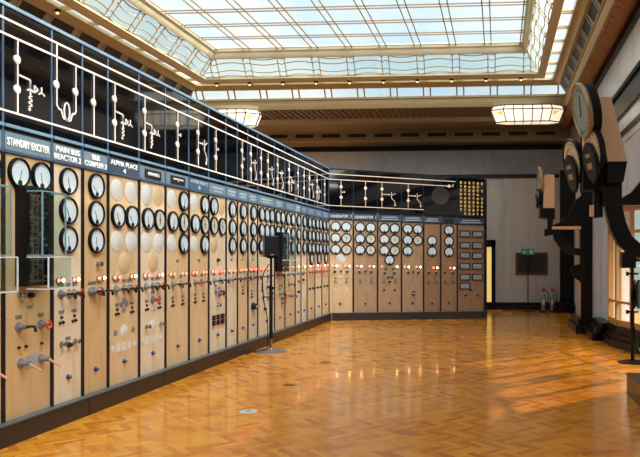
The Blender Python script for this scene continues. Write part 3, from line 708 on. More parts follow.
struct('baseboard_right', MB().box(WR-.30, WR-.12, YB1, P1y-.24, 0, .31, BASEB).box(WR-.38, WR-.12, YB1, P1y-.24, 0, .22, BASEB).box(WR-.46, WR-.12, YB1, P1y-.24, 0, .12, BASEB).box(WR-.2, WR-.12, P1y+1.25, P2y-.16, 0, .22, BASEB))

# glazed bay window (gold frame)
bay = [Vector((1.93, 12.12, 0)), Vector((1.955, 11.52, 0)), Vector((2.22, 10.55, 0)), Vector((2.55, 9.4, 0)), Vector((2.75, 8.25, 0))]
SILL, HEADZ = .33, 2.27
win = thing('window_1', 'gold framed glazed bay window on the right wall', 'window', tuple(bay[0])); win['kind'] = 'structure'
fr, pn = MB(), MB()
up = lambda p, z: Vector((p.x, p.y, z))
for a, b in zip(bay, bay[1:]):
    n = 1 if (b-a).length < .8 else max(2, int((b-a).length/.5))
    for z, th in ((SILL+.05, .1), (.72, .04), (1.86, .05), (HEADZ-.04, .09)): fr.bar(up(a, z), up(b, z), .06, th, GOLDWD)
    for q in range(n+1):
        p = a.lerp(b, q/n); fr.bar(up(p, SILL), up(p, HEADZ), .09 if q in (0, n) else .05, .07, GOLDWD, up=(b-a))
    d = (b-a).normalized(); o = Vector((-d.y, d.x, 0))*.004
    pn.hexa([up(a, SILL)-o, up(b, SILL)-o, up(b, SILL)+o, up(a, SILL)+o, up(a, HEADZ)-o, up(b, HEADZ)-o, up(b, HEADZ)+o, up(a, HEADZ)+o], WINGL)
fr.build('window_frame', win); pn.build('window_pane', win)
bl = MB(); ca = MB()
for a, b in zip(bay, bay[1:]):
    d = (b-a).normalized(); o = Vector((-d.y, d.x, 0)); o = o if o.x < 0 else -o
    for off, z0, z1 in ((.05, 0, SILL), (.10, 0, .2), (.16, 0, .12)):
        bl.hexa([up(a, z0)+o*off, up(b, z0)+o*off, up(b, z0)-o*.2, up(a, z0)-o*.2, up(a, z1)+o*off, up(b, z1)+o*off, up(b, z1)-o*.2, up(a, z1)-o*.2], BASEB)
struct('baseboard_bay', bl)
ca.prism([Vector((1.87, 12.14, HEADZ)), Vector((1.89, 11.5, HEADZ)), Vector((2.04, 10.9, HEADZ)), Vector((2.04, 8.3, HEADZ))]+[Vector((3.0, 8.3, HEADZ)), Vector((3.0, 12.12, HEADZ))], (0, 0, .1), BLACK)
struct('trim_6', ca)

# ------------------------------------------------------------------ ceiling
def rect(o): return [(XL+o, YN+o), (XR-o, YN+o), (XR-o, YF-o), (XL+o, YF-o)]
def ringsolid(mb, prof, m):
    loops = []
    for (o, h) in prof: loops.append([mb.bm.verts.new((x, y, h)) for x, y in rect(o)])
    n = len(prof)
    for i in range(n):
        a, b = loops[i], loops[(i+1) % n]
        for k in range(4): mb.face([a[k], a[(k+1) % 4], b[(k+1) % 4], b[k]], m)
    return mb
def tr(n, *profs):
    mb = MB()
    for p, m in profs: ringsolid(mb, p, m)
    struct('trim_%d' % n, mb)
tr(7, ([(-.06, 5.2), (-.02, 5.19), (.03, 5.27), (.035, 5.31), (.0, 5.33), (.0, 5.40), (.04, 5.42), (.03, 5.47), (-.12, 5.47), (-.12, 5.2)], GOLD))
tr(8, ([(.13, 5.66), (.20, 5.64), (.23, 5.68), (.30, 5.72), (.35, 5.74), (.346, 5.82), (.12, 5.78)], GOLD))
tr(9, ([(.546, 5.76), (.57, 5.72), (.62, 5.73), (.66, 5.77), (.72, 5.80), (.71, 5.87), (.546, 5.86)], BEIGE))
tr(10, ([(.97, 6.24), (1.02, 6.20), (1.06, 6.24), (1.08, 6.33), (1.12, 6.36), (1.12, 6.46), (.95, 6.46)], BEIGE))
# sides with (fixed coordinate, range) for glazing
SIDES = {'back': ((XL, YF), (XR, YF), (0, -1)), 'right': ((XR, YF), (XR, YN), (-1, 0)), 'left': ((XL, YN), (XL, YF), (1, 0))}
def sp(side, s, o, h):     # point on a ring face: s metres along the side's full length from its start
    (ax, ay), (bx_, by_), (nx, ny) = SIDES[side]
    L = math.hypot(bx_-ax, by_-ay); t = s/L
    return Vector((ax+(bx_-ax)*t+nx*o, ay+(by_-ay)*t+ny*o, h))
def slen(side): (a, b), (c, d), _ = SIDES[side]; return math.hypot(c-a, d-b)
MOD = .81
cnt = 11
for side in SIDES:
    L = slen(side); nx, ny = SIDES[side][2]
    # lower strip: wide and narrow panes with mullions
    g, mu = MB(), MB()
    n = int(round((L-.4)/MOD)); st = (L-.4)/n
    def pane(s0, s1, m, e=.0):
        a, b = sp(side, s0, 0.0, 5.46), sp(side, s1, 0.0, 5.46)
        c, d = sp(side, min(max(s1, .145), L-.145), .145, 5.68), sp(side, min(max(s0, .145), L-.145), .145, 5.68)
        o = Vector((-nx*.012, -ny*.012, .008))
        g.hexa([a, b, b+o, a+o, d, c, c+o, d+o], m)
    pane(0, .2, COVEGL if side == 'back' else DARKGL); pane(L-.2, L, COVEGL if side == 'back' else DARKGL)
    for q in range(n):
        s = .2+q*st
        if side == 'back': pane(s, s+st, SKYGL)
        else: pane(s+.17, s+st, DARKGL); pane(s, s+.17, BLUEGL)
    for q in range(n+1):
        for e in (0, .17):
            s = .2+q*st+e
            if s > L-.16: continue
            mu.bar(sp(side, s, .012, 5.46), sp(side, s, .157, 5.68), .035 if side != 'right' else .03, .03, BARS if side != 'right' else SILVER, up=(nx, ny, 0))
    go = g.build('window_%d' % (cnt)); go['kind'] = 'structure'; mu.build('mullion', go); cnt += 1
    # flat strip
    g, mu = MB(), MB()
    a, b, c, d = sp(side, .34, .34, 5.79), sp(side, L-.34, .34, 5.79), sp(side, L-.55, .55, 5.79), sp(side, .55, .55, 5.79)
    z = Vector((0, 0, .01)); g.hexa([a, b, c, d, a+z, b+z, c+z, d+z], SKYGL)
    n = int(L/MOD)
    for q in range(1, n):
        for e in (-.05, .05): mu.bar(sp(side, q*L/n+e, .33, 5.78), sp(side, q*L/n+e, .56, 5.78), .03, .03, BARS)
    go = g.build('window_%d' % cnt); go['kind'] = 'structure'; mu.build('mullion', go); cnt += 1
    # sloped cove with wavy bars
    g, mu = MB(), MB()
    o0, h0, o1, h1 = .70, 5.84, .985, 6.25
    a, b, c, d = sp(side, o0, o0, h0), sp(side, L-o0, o0, h0), sp(side, L-o1, o1, h1), sp(side, o1, o1, h1)
    z = Vector((-nx*.01, -ny*.01, .007)); g.hexa([a, b, b+z, a+z, d, c, c+z, d+z], COVEGL)
    def cv(s, f): 
        o = o0+(o1-o0)*f; return sp(side, min(max(s, o), L-o), o+.012, h0+(h1-h0)*f-.008)
    n = int(round((L-2*o1)/MOD)); st = (L-2*o1)/n
    for q in range(n+1):
        for e in (-.085, .085): mu.tube([cv(o1+q*st+e, f) for f in (0, .5, 1)], .013, BARS, 5)
    for f0, ph in ((.06, 0), (.30, 0), (.68, 0), (.93, 0)):
        pts = []
        N = n*12
        for q in range(-4, N+5):
            s = o1+q*st/12.0; c_ = (q/12.0) % 1.0
            sgn = -1 if int(math.floor(q/12.0)) % 2 else 1
            wav = sgn*math.sin((c_-.1)/.8*math.pi)*.075 if .1 < c_ < .9 else -sgn*math.sin(((c_+.1) % 1.0)/.2*math.pi)*.05
            pts.append(cv(s, min(1, max(0, f0+wav))))
        mu.tube(pts, .012, BARS, 4)
    go = g.build('window_%d' % cnt); go['kind'] = 'structure'; mu.build('mullion', go); cnt += 1
# skylight
SO, SH = 1.09, 6.42
x0, x1, y0, y1 = XL+SO, XR-SO, YN+SO, YF-SO
g = MB().box(x0, x1, y0, y1, SH, SH+.012, SKYGL).build('window_2'); g['kind'] = 'structure'
mu = MB()
n = int(round((x1-x0)/.80)); 
for q in range(0, n+1):
    for e in (-.075, .075):
        x = x0+(x1-x0)*q/n+e
        if x0 < x < x1: mu.box(x-.011, x+.011, y0, y1, SH-.03, SH, SKYBAR)
n = int(round((y1-y0)/.85))
for q in range(0, n+1):
    for e in (-.07, .07):
        y = y1-(y1-y0)*q/n+e
        if y0 < y < y1: mu.box(x0, x1, y-.008, y+.008, SH-.025, SH-.002, SKYBAR)
mu.build('mullion', g)
# soffits
sf = MB().box(WL, XL+.06, WF, WB, 5.2, 5.3, GOLD)
sf.box(XR+.04, WR+.2, WF, WB, 5.22, 5.32, SOFD)
sf.box(XL-.1, XR+.1, WF, YN+.02, 5.2, 5.3, GOLD)
sf.box(XL, XR+.05, YF+.06, 18.62, 5.23, 5.32, BROWN)
sf.box(XL, XR+.05, 18.62, 20.35, 5.13, 5.32, GOLD)
struct('ceiling', sf)
fl = MB(); x = XL+.1
while x < XR-.05:
    fl.box(x, x+.10, YF+.10, 18.55, 5.20, 5.235, BROWN); x += .16
struct('ceiling_flutes', fl)
struct('trim_21', MB().box(XL, XR+.05, 18.55, 18.72, 5.10, 5.25, BEIGE).box(XL, XR+.05, 20.15, 20.3, 5.10, 5.14, GOLD))
# recessed lower strip at the back
g, mu = MB(), MB(); Lx = XR-XL; n = 12
for q in range(n):
    s = XL+q*Lx/n; g.box(s+.2, s+Lx/n, 20.32, 20.36, 4.99, 5.13, DARKGL).box(s, s+.2, 20.32, 20.36, 4.99, 5.13, BLUEGL)
    for e in (0, .2): mu.box(s+e-.02, s+e+.02, 20.29, 20.33, 4.99, 5.13, GOLD)
go = g.build('window_3'); go['kind'] = 'structure'; mu.build('mullion', go)
struct('trim_22', MB().box(XR-.02, WR, 20.28, 20.42, 4.9, 5.3, BROWN).box(WL, XL+.02, 20.28, 20.42, 4.9, 5.3, BROWN).box(WL, WR, 20.26, 20.42, 4.90, 4.99, GOLD).box(WL, WR, 20.30, WB, 4.82, 4.90, GOLD).box(WL, WR, 20.24, 20.30, 4.86, 4.89, BEIGE))
# scallops on the right soffit
sc = MB(); y = 2.0
while y < 20.2:
    rows = []
    for a in range(0, 7):
        u = a/6.0; hw = .078*math.sin(math.pi*(.15+.7*u))+.008
        xx = XR+.06+u*.34; dp = .17*math.sin(math.pi*min(1, .12+.8*u))
        rows.append([sc.bm.verts.new((xx, y+hw*math.cos(math.radians(t)), 5.225-dp*math.sin(math.radians(t)))) for t in range(0, 181, 30)])
    for ra, rb in zip(rows, rows[1:]):
        for k in range(6): sc.face([ra[k], ra[k+1], rb[k+1], rb[k]], SCALLOP, True)
    sc.face(rows[0], SCALLOP); sc.face(rows[-1][::-1], SCALLOP)
    y += .235
struct('ceiling_scallops', sc)

# small cornice lamps between the mouldings
me_cup = MB().lathe([(.05, 0), (.05, .02), (.045, .04), (.03, .05)], BLACKM, (0, 0, 0), (0, 0, -1), 10).mesh('cornice_lamp')
me_bul = MB().lathe([(.026, .045), (.03, .06), (.02, .08), (0, .085)], BULB, (0, 0, 0), (0, 0, -1), 10).mesh('bulb')
def clamp_(P, lab):
    t = put(me_cup, 'cornice_lamp', None, tuple(P)); tag(t, lab, 'lamp', 'small lamps along the ceiling cornice'); put(me_bul, 'bulb', t)
for q in range(10): clamp_(sp('back', .95+q*.83, .62, 5.735), 'small cornice lamp in the row along the far end of the skylight')
for s in (7.2, 11.6, 15.9, 20.4): clamp_(sp('left', s, .30, 5.725), 'small cornice lamp in the row along the left side of the skylight')

# lanterns
def lantern(cx, cy, zt, label):
    t = thing('ceiling_lantern', label, 'lantern', (cx, cy, zt), 0, 'stained glass lanterns under the far soffit')
    hl, wd = .90, .26
    def loop(k, z, e=0): # elongated octagon
        a, b = hl*k+e, wd*k+e; c = .30*k
        return [(cx-a+c, cy-b, z), (cx+a-c, cy-b, z), (cx+a, cy-b*.3, z), (cx+a, cy+b*.3, z), (cx+a-c, cy+b, z), (cx-a+c, cy+b, z), (cx-a, cy+b*.3, z), (cx-a, cy-b*.3, z)]
    prof = [(.93, zt-.02), (1.0, zt-.12), (.87, zt-.42)]
    L = [loop(k, z) for k, z in prof]
    m = MB()
    for la, lb in zip(L, L[1:]):
        for i in range(8):
            j = (i+1) % 8
            vs = [m.bm.verts.new(p) for p in (la[i], la[j], lb[j], lb[i])]
            end = i in (1, 6, 3, 4) and la is L[1]
            if i in (1, 7) or i == 6 and False:
                pass
            m.face(vs, LANTERN)
            if i in (1, 7) and la is L[1]:   # amber triangle at the ends
                p0, p1, p2 = Vector(la[i]), Vector(la[j]), Vector(lb[i] if i == 1 else lb[j]); c = (p0+p1+p2)/3
                o = Vector((0, -.006, -.002)); tri = [c+(q-c)*.6+o for q in (p0, p1, (p2*.7+(p0 if i == 1 else p1)*.3))]
                m.face([m.bm.verts.new(q) for q in tri], LANTERNY)
    m.face([m.bm.verts.new(p) for p in L[-1]], LANTERN)
    m.build('lantern_glass', t)
    b = MB()
    for l in L:
        for i in range(8): b.bar(l[i], l[(i+1) % 8], .022, .022, LEAD)
    for la, lb in zip(L, L[1:]):
        for i in range(8): b.bar(la[i], lb[i], .022, .022, LEAD, up=(0, 1, 0))
        for s, f in ((0, 1), (4, 5)):
            for q in range(1, 5):
                pa = Vector(la[s]).lerp(Vector(la[f]), q/5); pb = Vector(lb[s]).lerp(Vector(lb[f]), q/5); b.bar(pa, pb, .022, .022, LEAD, up=(1, 0, 0))
    for q in range(1, 5):
        pa = Vector(L[2][0]).lerp(Vector(L[2][1]), q/5); pb = Vector(L[2][5]).lerp(Vector(L[2][4]), q/5); b.bar(pa, pb, .014, .014, LEAD)
    b.build('lead_frame', t)
    MB().prism([(x, y, zt-.02) for x, y, z in loop(.95, 0)], (0, 0, .10), GOLD).build('ceiling_mount', t)
lantern(.70, 17.2, 5.19, 'glowing stained glass lantern under the far right end of the ceiling')
lantern(-6.95, 17.2, 5.19, 'glowing stained glass lantern rising behind the long switchboard top rail')

# ------------------------------------------------------------------ loudspeaker and stand
sb = onz(271, 351.5); sd = 10.70
st = thing('speaker_stand', 'black loudspeaker stand with round steel base before the long switchboard', 'stand', tuple(sb))
MB().lathe([(.235, 0), (.235, .010), (.20, .022), (.04, .034), (.03, .05), (0, .05)], STEEL, tuple(sb), (0, 0, 1), 32).build('stand_base', st)
MB().cyl(sb+Vector((0, 0, .05)), sb+Vector((0, 0, .2)), .022, CHROME).build('pole_socket', st)
ztop = W(271, 257, sd).z
MB().cyl(sb+Vector((0, 0, .2)), sb+Vector((0, 0, 1.0)), .027, BLACKM).cyl(sb+Vector((0, 0, 1.0)), Vector((sb.x, sb.y, ztop-.02)), .019, BLACKM).build('pole', st)
MB().cyl(sb+Vector((-.03, 0, .98)), sb+Vector((.05, 0, .98)), .02, BLACKM, 10).cyl(sb+Vector((-.02, -.02, 1.0)), sb+Vector((-.02, -.06, 1.0)), .014, BLACKM, 10).build('height_clamp', st)
MB().cyl(Vector((sb.x, sb.y, ztop-.02)), Vector((sb.x, sb.y, ztop)), .06, BLACKM).build('top_plate', st)
sk = thing('loudspeaker', 'black box loudspeaker on the tall thin stand', 'loudspeaker', (sb.x, sb.y, ztop), math.radians(28))
MB().box(-.11, .11, -.10, .10, 0, .325, BLACK).build('cabinet', sk, local=True, bevel=.012)
MB().box(-.095, .095, -.108, -.10, .015, .31, BLACKM).build('grille', sk, local=True)
MB().box(-.02, .02, -.112, -.108, .03, .04, PLATEG).build('badge', sk, local=True)
q = sb
cb = [Vector((q.x-.02, q.y-.03, 1.35)), Vector((q.x-.12, q.y-.03, 1.15)), Vector((q.x-.10, q.y-.04, .8)), Vector((q.x-.045, q.y-.035, .5)), Vector((q.x-.04, q.y-.035, .12)), Vector((q.x-.05, q.y-.10, .045)), Vector((q.x-.26, q.y-.18, .012)), Vector((XB+.15, q.y-.45, .012))]
def smooth(pts, n=6):
    out = []
    for i in range(len(pts)-1):
        p0, p1, p2, p3 = pts[max(i-1, 0)], pts[i], pts[i+1], pts[min(i+2, len(pts)-1)]
        for k in range(n):
            t = k/n; out.append(.5*((2*p1)+(p2-p0)*t+(2*p0-5*p1+4*p2-p3)*t*t+(3*p1-p0-3*p2+p3)*t**3))
    return out+[pts[-1]]
MB().tube(smooth(cb), .008, BLACKM, 6).build('cable', st)

# floor sockets and plates
def disc(px, py, r, m, lab, inner=None):
    p = onz(px, py); t = thing('floor_plate', lab, 'floor plate', tuple(p), 0)
    MB().lathe([(r, 0), (r, .003), (r*.9, .005), (0, .005)], m, tuple(p), (0, 0, 1), 28).build('plate', t)
    MB().lathe([(r*.35, .005), (r*.33, .007), (0, .007)], STEEL, tuple(p), (0, 0, 1), 16).build('centre_cap', t)
disc(249, 411.5, .085, DISCW, 'white round floor plate nearest the camera')
disc(346, 348.2, .13, PLATEG, 'grey round floor plate in the middle of the parquet')
disc(360.5, 341.5, .06, PLATEG, 'small pale round floor plate beyond the grey one')
p = onz(293, 385); tag(MB().box(p.x-.1, p.x+.02, p.y-.05, p.y+.03, 0, .004, WOODD).build('floor_patch'), 'thin dark mark on the parquet in front of the speaker stand', 'floor patch')  # thin dark slab laid as a mark on the floor
p = onz(327, 362.5); tag(MB().box(p.x-.09, p.x+.05, p.y-.04, p.y+.03, 0, .004, WOODD).build('floor_patch'), 'thin dark mark on the parquet between the grey and white plates', 'floor patch')

# ------------------------------------------------------------------ back right corner things
sp_ = onz(528, 311.5); xs = W(528, 252, 18.5)
sg = thing('exit_sign', 'green running man exit sign on a thin black floor stand', 'sign', tuple(sp_))
MB().lathe([(.16, 0), (.16, .012), (.03, .02), (0, .02)], BLACKM, tuple(sp_), (0, 0, 1), 24).build('stand_base', sg)
MB().cyl(sp_+Vector((0, 0, .02)), sp_+Vector((0, 0, 1.5)), .014, BLACKM).build('pole', sg)
b = MB().box(sp_.x-.17, sp_.x+.17, sp_.y-.02, sp_.y+.02, 1.49, 1.655, BLACKM).box(sp_.x-.165, sp_.x+.165, sp_.y-.024, sp_.y-.02, 1.495, 1.65, GREEN).build('sign_panel', sg)
m = MB(); X, Y, Z = sp_.x, sp_.y-.026, 1.57
m.box(X+.05, X+.13, Y, Y+.002, Z-.055, Z+.055, DISCW).box(X+.065, X+.115, Y-.001, Y, Z-.055, Z+.04, GREEN)   # doorway
m.lathe([(.012, 0), (.012, .003), (0, .003)], DISCW, (X+.085, Y-.001, Z+.028), (0, -1, 0), 10)
for a, c in (((.085, .012), (.075, -.018)), ((.085, .010), (.108, -.006)), ((.084, .010), (.062, .004)), ((.075, -.018), (.098, -.032)), ((.075, -.018), (.060, -.048)), ((.098, -.032), (.098, -.05))):
    m.bar((X+a[0], Y-.003, Z+a[1]), (X+c[0], Y-.003, Z+c[1]), .003, .011, DISCW, up=(0, 0, 1) if abs(c[0]-a[0]) > abs(c[1]-a[1]) else (1, 0, 0))
m.build('running_figure', b); m = MB(); m.bar((X-.03, Y, Z), (X-.12, Y, Z), .004, .016, DISCW); m.prism([(X-.10, Y, Z+.035), (X-.14, Y, Z), (X-.10, Y, Z-.035)], (0, .002, 0), DISCW)
m.build('arrow_symbol', b)
a, c = ony(515.5, 252.5, YP), ony(547.5, 274.5, YP)
pf = thing('framed_plan', 'dark wooden picture frame hung on the marble wall behind the exit sign', 'picture frame', (a.x, YP-.03, c.z))
fm = MB(); t_ = .07
for x0_, x1_, z0_, z1_ in ((a.x, c.x, a.z-t_, a.z), (a.x, c.x, c.z, c.z+t_), (a.x, a.x+t_, c.z+t_, a.z-t_), (c.x-t_, c.x, c.z+t_, a.z-t_)): fm.box(x0_, x1_, YP-.05, YP, z0_, z1_, PICW)
fm.build('frame', pf)
MB().box(a.x+t_, c.x-t_, YP-.03, YP-.01, c.z+t_, a.z-t_, PICG).build('picture', pf)
# extinguishers
for px, lab in ((543.4, 'silver fire extinguisher with red top, left of the pair by the corner'), (552.0, 'silver fire extinguisher with red top, right of the pair by the corner')):
    pp = onz(px, 312.2); e = thing('fire_extinguisher', lab, 'fire extinguisher', tuple(pp), 0, 'fire extinguishers in the far corner')
    b0 = pp+Vector((0, 0, .05))
    MB().lathe([(.10, 0), (.10, .02), (.06, .03), (.04, .05), (0, .05)], BLACKM, tuple(pp), (0, 0, 1), 16).build('floor_stand', e)
    MB().lathe([(.0, 0), (.055, .0), (.062, .03), (.062, .36), (.05, .42), (.025, .45), (.025, .50), (0, .5)], STEEL, tuple(b0), (0, 0, 1), 20).build('cylinder', e)
    MB().box(pp.x-.04, pp.x+.06, pp.y-.025, pp.y+.025, .54, .60, REDP).cyl(pp+Vector((0, 0, .60)), pp+Vector((0, 0, .64)), .035, REDP).build('red_valve', e)
    MB().tube(smooth([pp+Vector((.04, -.02, .56)), pp+Vector((.11, -.04, .52)), pp+Vector((.12, -.06, .35)), pp+Vector((.08, -.07, .2))]), .012, BLACKM, 6).build('hose', e)
    MB().box(pp.x-.035, pp.x+.035, pp.y-.069, pp.y-.058, .2, .34, DISCW if px < 550 else DISCT).build('instruction_label', e)
yc = [onz(486, 313.5), onz(492, 311.6), onz(500, 310.6), onz(503, 312.6), onz(511, 313.2)]
tag(MB().tube(smooth([v+Vector((0, -.12, .015)) for v in yc]), .014, CABLEY, 6).build('yellow_cable'), 'yellow cable lying on the floor outside the lit doorway', 'cable')

# ------------------------------------------------------------------ instrument brackets on the right wall
FACEG = mat('bracket_dial', srgb(146, 170, 166), .3, coat=.5)
CREAM = mat('bracket_scale', srgb(226, 206, 160), .35, coat=.4)
SHIELD = mat('shield_black', srgb(28, 26, 26), .5, spec=.25)
RIM = mat('dial_rim', srgb(164, 134, 100), .3, .3)
def drum(t, c, n, r, th, rim, name, face=FACEG, shield=False, arc=True):
    n = Vector(n).normalized(); c = Vector(c)
    d = MB().lathe([(0, -th), (r*.94, -th), (r, -th+.02), (r, -.01), (r*.98, 0), (r*.94, 0), (r*.92, -.015)], rim, tuple(c), tuple(n), 40).build(name, t)
    up_ = Vector((0, 0, 1)); e1 = up_.cross(n).normalized(); e2 = n.cross(e1)
    P = lambda x, z, h: c+e1*x*r+e2*z*r+n*h
    fb = MB().lathe([(r*.925, -.015), (0, -.015)], face, tuple(c), tuple(n), 40)
    for k in range(24):
        a = k*math.pi/12; fb.bar(P(.72*math.cos(a), .72*math.sin(a), -.0135), P(.8*math.cos(a), .8*math.sin(a), -.0135), .006, .004, TICK, up=tuple(n))
    fb.build('dial_face', d)
    if shield:
        ar = MB()
        pts = [(.72*math.cos(math.radians(a)), .72*math.sin(math.radians(a))) for a in range(0, 181, 15)]
        pi_ = [(.60*math.cos(math.radians(a)), .60*math.sin(math.radians(a))) for a in range(180, -1, -15)]
        ar.prism([P(x, z, -.012) for x, z in pts+pi_], n*.012, CREAM); ar.build('scale_arc', d)
        out = [(.62, -.35), (.55, -.15), (.35, .18), (.0, .32), (-.35, .18), (-.55, -.15), (-.62, -.35), (-.56, -.75), (-.35, -1.15), (0, -1.38), (.35, -1.15), (.56, -.75)]
        s = MB().prism([P(x, z, .0) for x, z in out], n*.035, SHIELD).build('shield_cover', d)
        for z0, z1 in ((-.30, -.14), (-.78, -.52)):
            MB().prism([P(x, z, .035) for x, z in ((-.24, z0), (.24, z0), (.24, z1), (-.24, z1))], n*.006, BRASS).build('brass_plate', s)
    else:
        nd = MB().bar(P(-.1, -.2, -.009), P(.2, .5, -.009), .006, .006, TICK, up=tuple(n)).build('needle', d)
    return d
wallA = W(683, 200, 7.5)
ba = thing('instrument_bracket', 'large near instrument bracket with big copper rimmed dial and bronze box, upper right', 'instrument bracket', (WR, wallA.y, 2.0), 0, 'swinging instrument brackets on the right wall')
def poly(pts, d): return [W(x, y, d) for x, y in pts]
MB().prism(poly([(593.5, 97), (611, 97), (627.5, 161.4), (608, 161.4)], 7.25), (0, .5, 0), BRONZE).build('bronze_case', ba)
MB().prism(poly([(607.5, 161.6), (627.3, 161.6), (623.5, 182), (607.5, 183)], 7.24), (0, .55, 0), BLACK).build('case_foot', ba)
MB().prism(poly([(584, 128), (598, 110), (609, 161), (609, 188), (583, 190)], 7.45), (0, .3, 0), BLACKM).build('mounting_plate', ba)
MB().prism(poly([(596, 188), (622, 181), (622, 206), (603, 206), (603, 192)], 7.40), (0, .18, 0), BLACK).build('pivot_block', ba)
arm = poly([(604, 194), (612, 197), (622, 198), (632, 192), (641, 181), (656, 168), (668, 150), (668, 205), (604, 205)], 7.45)
MB().prism(arm, (0, .14, 0), BLACK).build('bracket_arm', ba)
br = poly([(605, 204), (607, 216), (611, 230), (619, 245), (630, 254), (648, 262), (668, 264), (668, 246), (652, 246), (640, 243), (632, 236), (626, 222), (622, 204)], 7.45)
MB().prism(br, (0, .14, 0), BLACK).build('curved_brace', ba)
MB().prism(poly([(664, 150), (700, 150), (700, 268), (664, 268)], 7.45), (0, .14, 0), BLACK).build('wall_plate', ba)
MB().prism(poly([(594, 186), (603, 186), (603, 217), (594, 218)], 7.5), (0, .12, 0), BLACK).build('drop_box', ba)
MB().prism(poly([(590.5, 205), (594, 205), (594, 216), (590.5, 216)], 7.5), (0, .1, 0), BRONZE).build('bronze_handle', ba)
MB().prism(poly([(622, 252), (636, 252), (636, 268), (622, 268)], 7.42), (0, .16, 0), BLACK).build('brace_boss', ba)
n_ = Vector((-.93, -.24, -.20)); n2 = Vector((-.965, -.13, -.2))
drum(ba, W(579.5, 111.5, 7.2), n2, .292, .06, RIM, 'large_dial')
MB().cyl(W(579.5, 111.5, 7.2)-n2.normalized()*.06, W(579.5, 111.5, 7.2)-n2.normalized()*.15, .27, BLACKM, 32).build('dial_back', ba)
FACEL = mat('shielded_dial_face', srgb(222, 216, 180), .3, coat=.3)
drum(ba, W(590, 150, 7.2), n_, .255, .07, BLACK, 'shielded_dial', FACEL, shield=True)
drum(ba, W(571, 162, 7.75), n_, .255, .07, BLACK, 'shielded_dial', FACEL, shield=True)
MB().cyl(W(592, 112, 7.35), W(604, 120, 7.5), .12, BLACKM).cyl(W(594, 150, 7.35), W(602, 150, 7.55), .07, BLACKM).cyl(W(581, 162, 7.8), W(600, 165, 7.6), .08, BLACKM).build('dial_support', ba)

bb = thing('instrument_bracket', 'smaller far instrument bracket on the black pillar, its dials seen edge on', 'instrument bracket', (P1x, P1y, 2.0), 0, 'swinging instrument brackets on the right wall')
D2 = 13.1
MB().prism(poly([(544.3, 174.5), (554.6, 174.5), (554.2, 208), (543.2, 208)], D2), (0, .5, 0), BRONZE).build('bronze_case', bb)
MB().prism(poly([(540, 205), (543.2, 205), (543.2, 208.1), (555, 208.1), (555, 219), (540, 217)], D2-.01), (0, .5, 0), BLACK).build('case_foot', bb)
MB().prism(poly([(541, 186), (544, 186), (544, 208), (541, 208)], D2+.05), (0, .4, 0), BLACKM).build('mounting_plate', bb)
MB().prism(poly([(547.5, 219), (553, 219), (553, 235), (547.5, 235)], D2+.05), (0, .2, 0), BLACK).build('pivot_block', bb)
MB().prism(poly([(544.5, 229), (548, 229), (548, 236), (544.5, 236)], D2+.05), (0, .14, 0), BLACK).build('drop_box', bb)
MB().prism(poly([(552, 225.5), (561, 222), (570, 213), (575.5, 200), (581, 196), (581, 226), (552, 226.5)], D2+.05), (0, .14, 0), BLACK).build('bracket_arm', bb)
MB().prism(poly([(552, 226.5), (581, 226.2), (581, 229.2), (552, 229.2)], D2+.03), (0, .18, 0), BRONZE).build('arm_lit_top', bb)  # bronze strip paints in the light along the arm's top
MB().prism(poly([(552, 229.2), (554, 239), (560, 248), (570, 254), (581, 256), (581, 249), (573, 247), (565, 241), (560, 233), (559.5, 229.2)], D2+.05), (0, .14, 0), BLACK).build('curved_brace', bb)
MB().prism(poly([(580.5, 196), (586, 196), (586, 283), (580.5, 283)], D2+.05), (0, .2, 0), BLACK).build('wall_plate', bb)
MB().prism(poly([(572, 266), (581, 264), (581, 282), (575, 278), (571, 272)], D2+.08), (0, .1, 0), BLACKM).build('brace_boss', bb)
drum(bb, W(538.8, 180.5, D2+.15), (-1, -.06, -.1), .26, .07, RIM, 'large_dial')
drum(bb, W(537.6, 197, D2+.15), (-1, -.05, -.1), .16, .09, BLACK, 'shielded_dial', shield=True)
MB().cyl(W(541.5, 180, D2+.2), W(545, 184, D2+.2), .06, BLACKM).cyl(W(539.5, 197, D2+.2), W(543, 198, D2+.2), .06, BLACKM).build('dial_support', bb)

# ------------------------------------------------------------------ stand and low wooden block, right foreground
sb2 = onz(632.5, 362.5)
ls = thing('equipment_stand', 'thin black equipment stand with round base before the gold framed window', 'stand', tuple(sb2))
MB().lathe([(.20, 0), (.20, .012), (.16, .022), (.03, .03), (0, .03)], BLACKM, tuple(sb2), (0, 0, 1), 32).build('stand_base', ls)
MB().cyl(sb2+Vector((0, 0, .03)), sb2+Vector((0, 0, .72)), .028, BLACKM).cyl(sb2+Vector((0, 0, .72)), sb2+Vector((0, 0, 1.44)), .02, BLACKM).build('pole', ls)
for z in (.70, 1.23): MB().cyl(sb2+Vector((-.07, 0, z)), sb2+Vector((.08, 0, z)), .014, BLACKM, 10).cyl(sb2+Vector((-.085, 0, z)), sb2+Vector((-.055, 0, z)), .03, BLACKM, 10).build('clamp_knob', ls)
MB().lathe([(.03, -.05), (.20, -.045), (.20, -.02), (.05, -.015), (.05, .015), (.20, .02), (.20, .045), (.03, .05)], BLACKM, tuple(sb2+Vector((.05, -.03, .95))), (.93, -.35, 0), 28).build('cable_reel', ls)
MB().box(sb2.x-.10, sb2.x+.14, sb2.y-.08, sb2.y+.08, 1.40, 1.50, BLACK).build('head', ls)
WB_ = stone('dark_oak', srgb(52, 37, 30), srgb(70, 50, 38), srgb(42, 30, 24), (1, .1, 3), 8, .35)
c1 = onz(626.6, 393.5)
wbk = thing('wooden_block', 'low dark wooden block standing at the right edge of the floor', 'wooden block', tuple(c1))
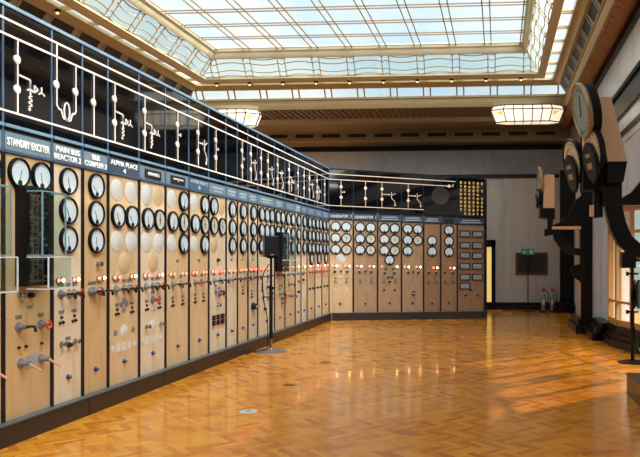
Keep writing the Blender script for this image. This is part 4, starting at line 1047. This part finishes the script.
MB().box(c1.x, c1.x+.5, c1.y-2.2, c1.y, 0, .205, WB_).build('block_body', wbk, bevel=.008)
MB().box(c1.x-.01, c1.x+.51, c1.y-2.21, c1.y+.01, .205, .222, WOODD).build('block_top', wbk)
MB().tube(smooth([sb2+Vector((.02, -.03, .5)), sb2+Vector((.05, -.05, .25)), sb2+Vector((.12, -.25, .05)), sb2+Vector((.16, -.6, .014)), sb2+Vector((.15, -.95, .014))]), .012, BLACKM, 6).build('cable', ls)

# ------------------------------------------------------------------ light
w = bpy.data.worlds.new('sky'); S.world = w; w.use_nodes = True
nt = w.node_tree; bg = nt.nodes['Background']
tc = nt.nodes.new('ShaderNodeTexCoord'); nz = nt.nodes.new('ShaderNodeTexNoise'); nz.inputs['Scale'].default_value = 3.2; nz.inputs['Detail'].default_value = 3
rp = nt.nodes.new('ShaderNodeValToRGB'); e = rp.color_ramp.elements
e[0].position = .38; e[0].color = (.50, .73, .88, 1); e[1].position = .60; e[1].color = (1, 1, 1, 1)
nt.links.new(tc.outputs['Generated'], nz.inputs['Vector']); nt.links.new(nz.outputs['Fac'], rp.inputs[0]); nt.links.new(rp.outputs[0], bg.inputs[0])
bg.inputs[1].default_value = .66
def sun(name, dirv, strength, ang, col):
    l = bpy.data.lights.new(name, 'SUN'); l.energy = strength; l.angle = math.radians(ang); l.color = col
    o = bpy.data.objects.new(name, l); COL.objects.link(o)
    o.rotation_euler = Vector(dirv).to_track_quat('-Z', 'Y').to_euler(); return o
sun('sun', (-.66, .28, -.70), 6.8, 46, (1, .98, .94))
sun('back_wall_fill', (-.34, .80, -.50), 2.6, 54, (.96, .98, 1))  # added soft fill sun that brightens the back wall and camera-facing sides
sun('low_sun', (-.62, -.60, -.46), 4.5, 1.0, (1, .78, .52))

S.view_settings.view_transform = 'Standard'; S.view_settings.look = 'None'; S.view_settings.gamma = 1; S.view_settings.use_curve_mapping = False
S.view_settings.exposure = 0.55
S.cycles.use_denoising = True
S.cycles.max_bounces = 8; S.cycles.transparent_max_bounces = 16
S.cycles.sample_clamp_indirect = 8
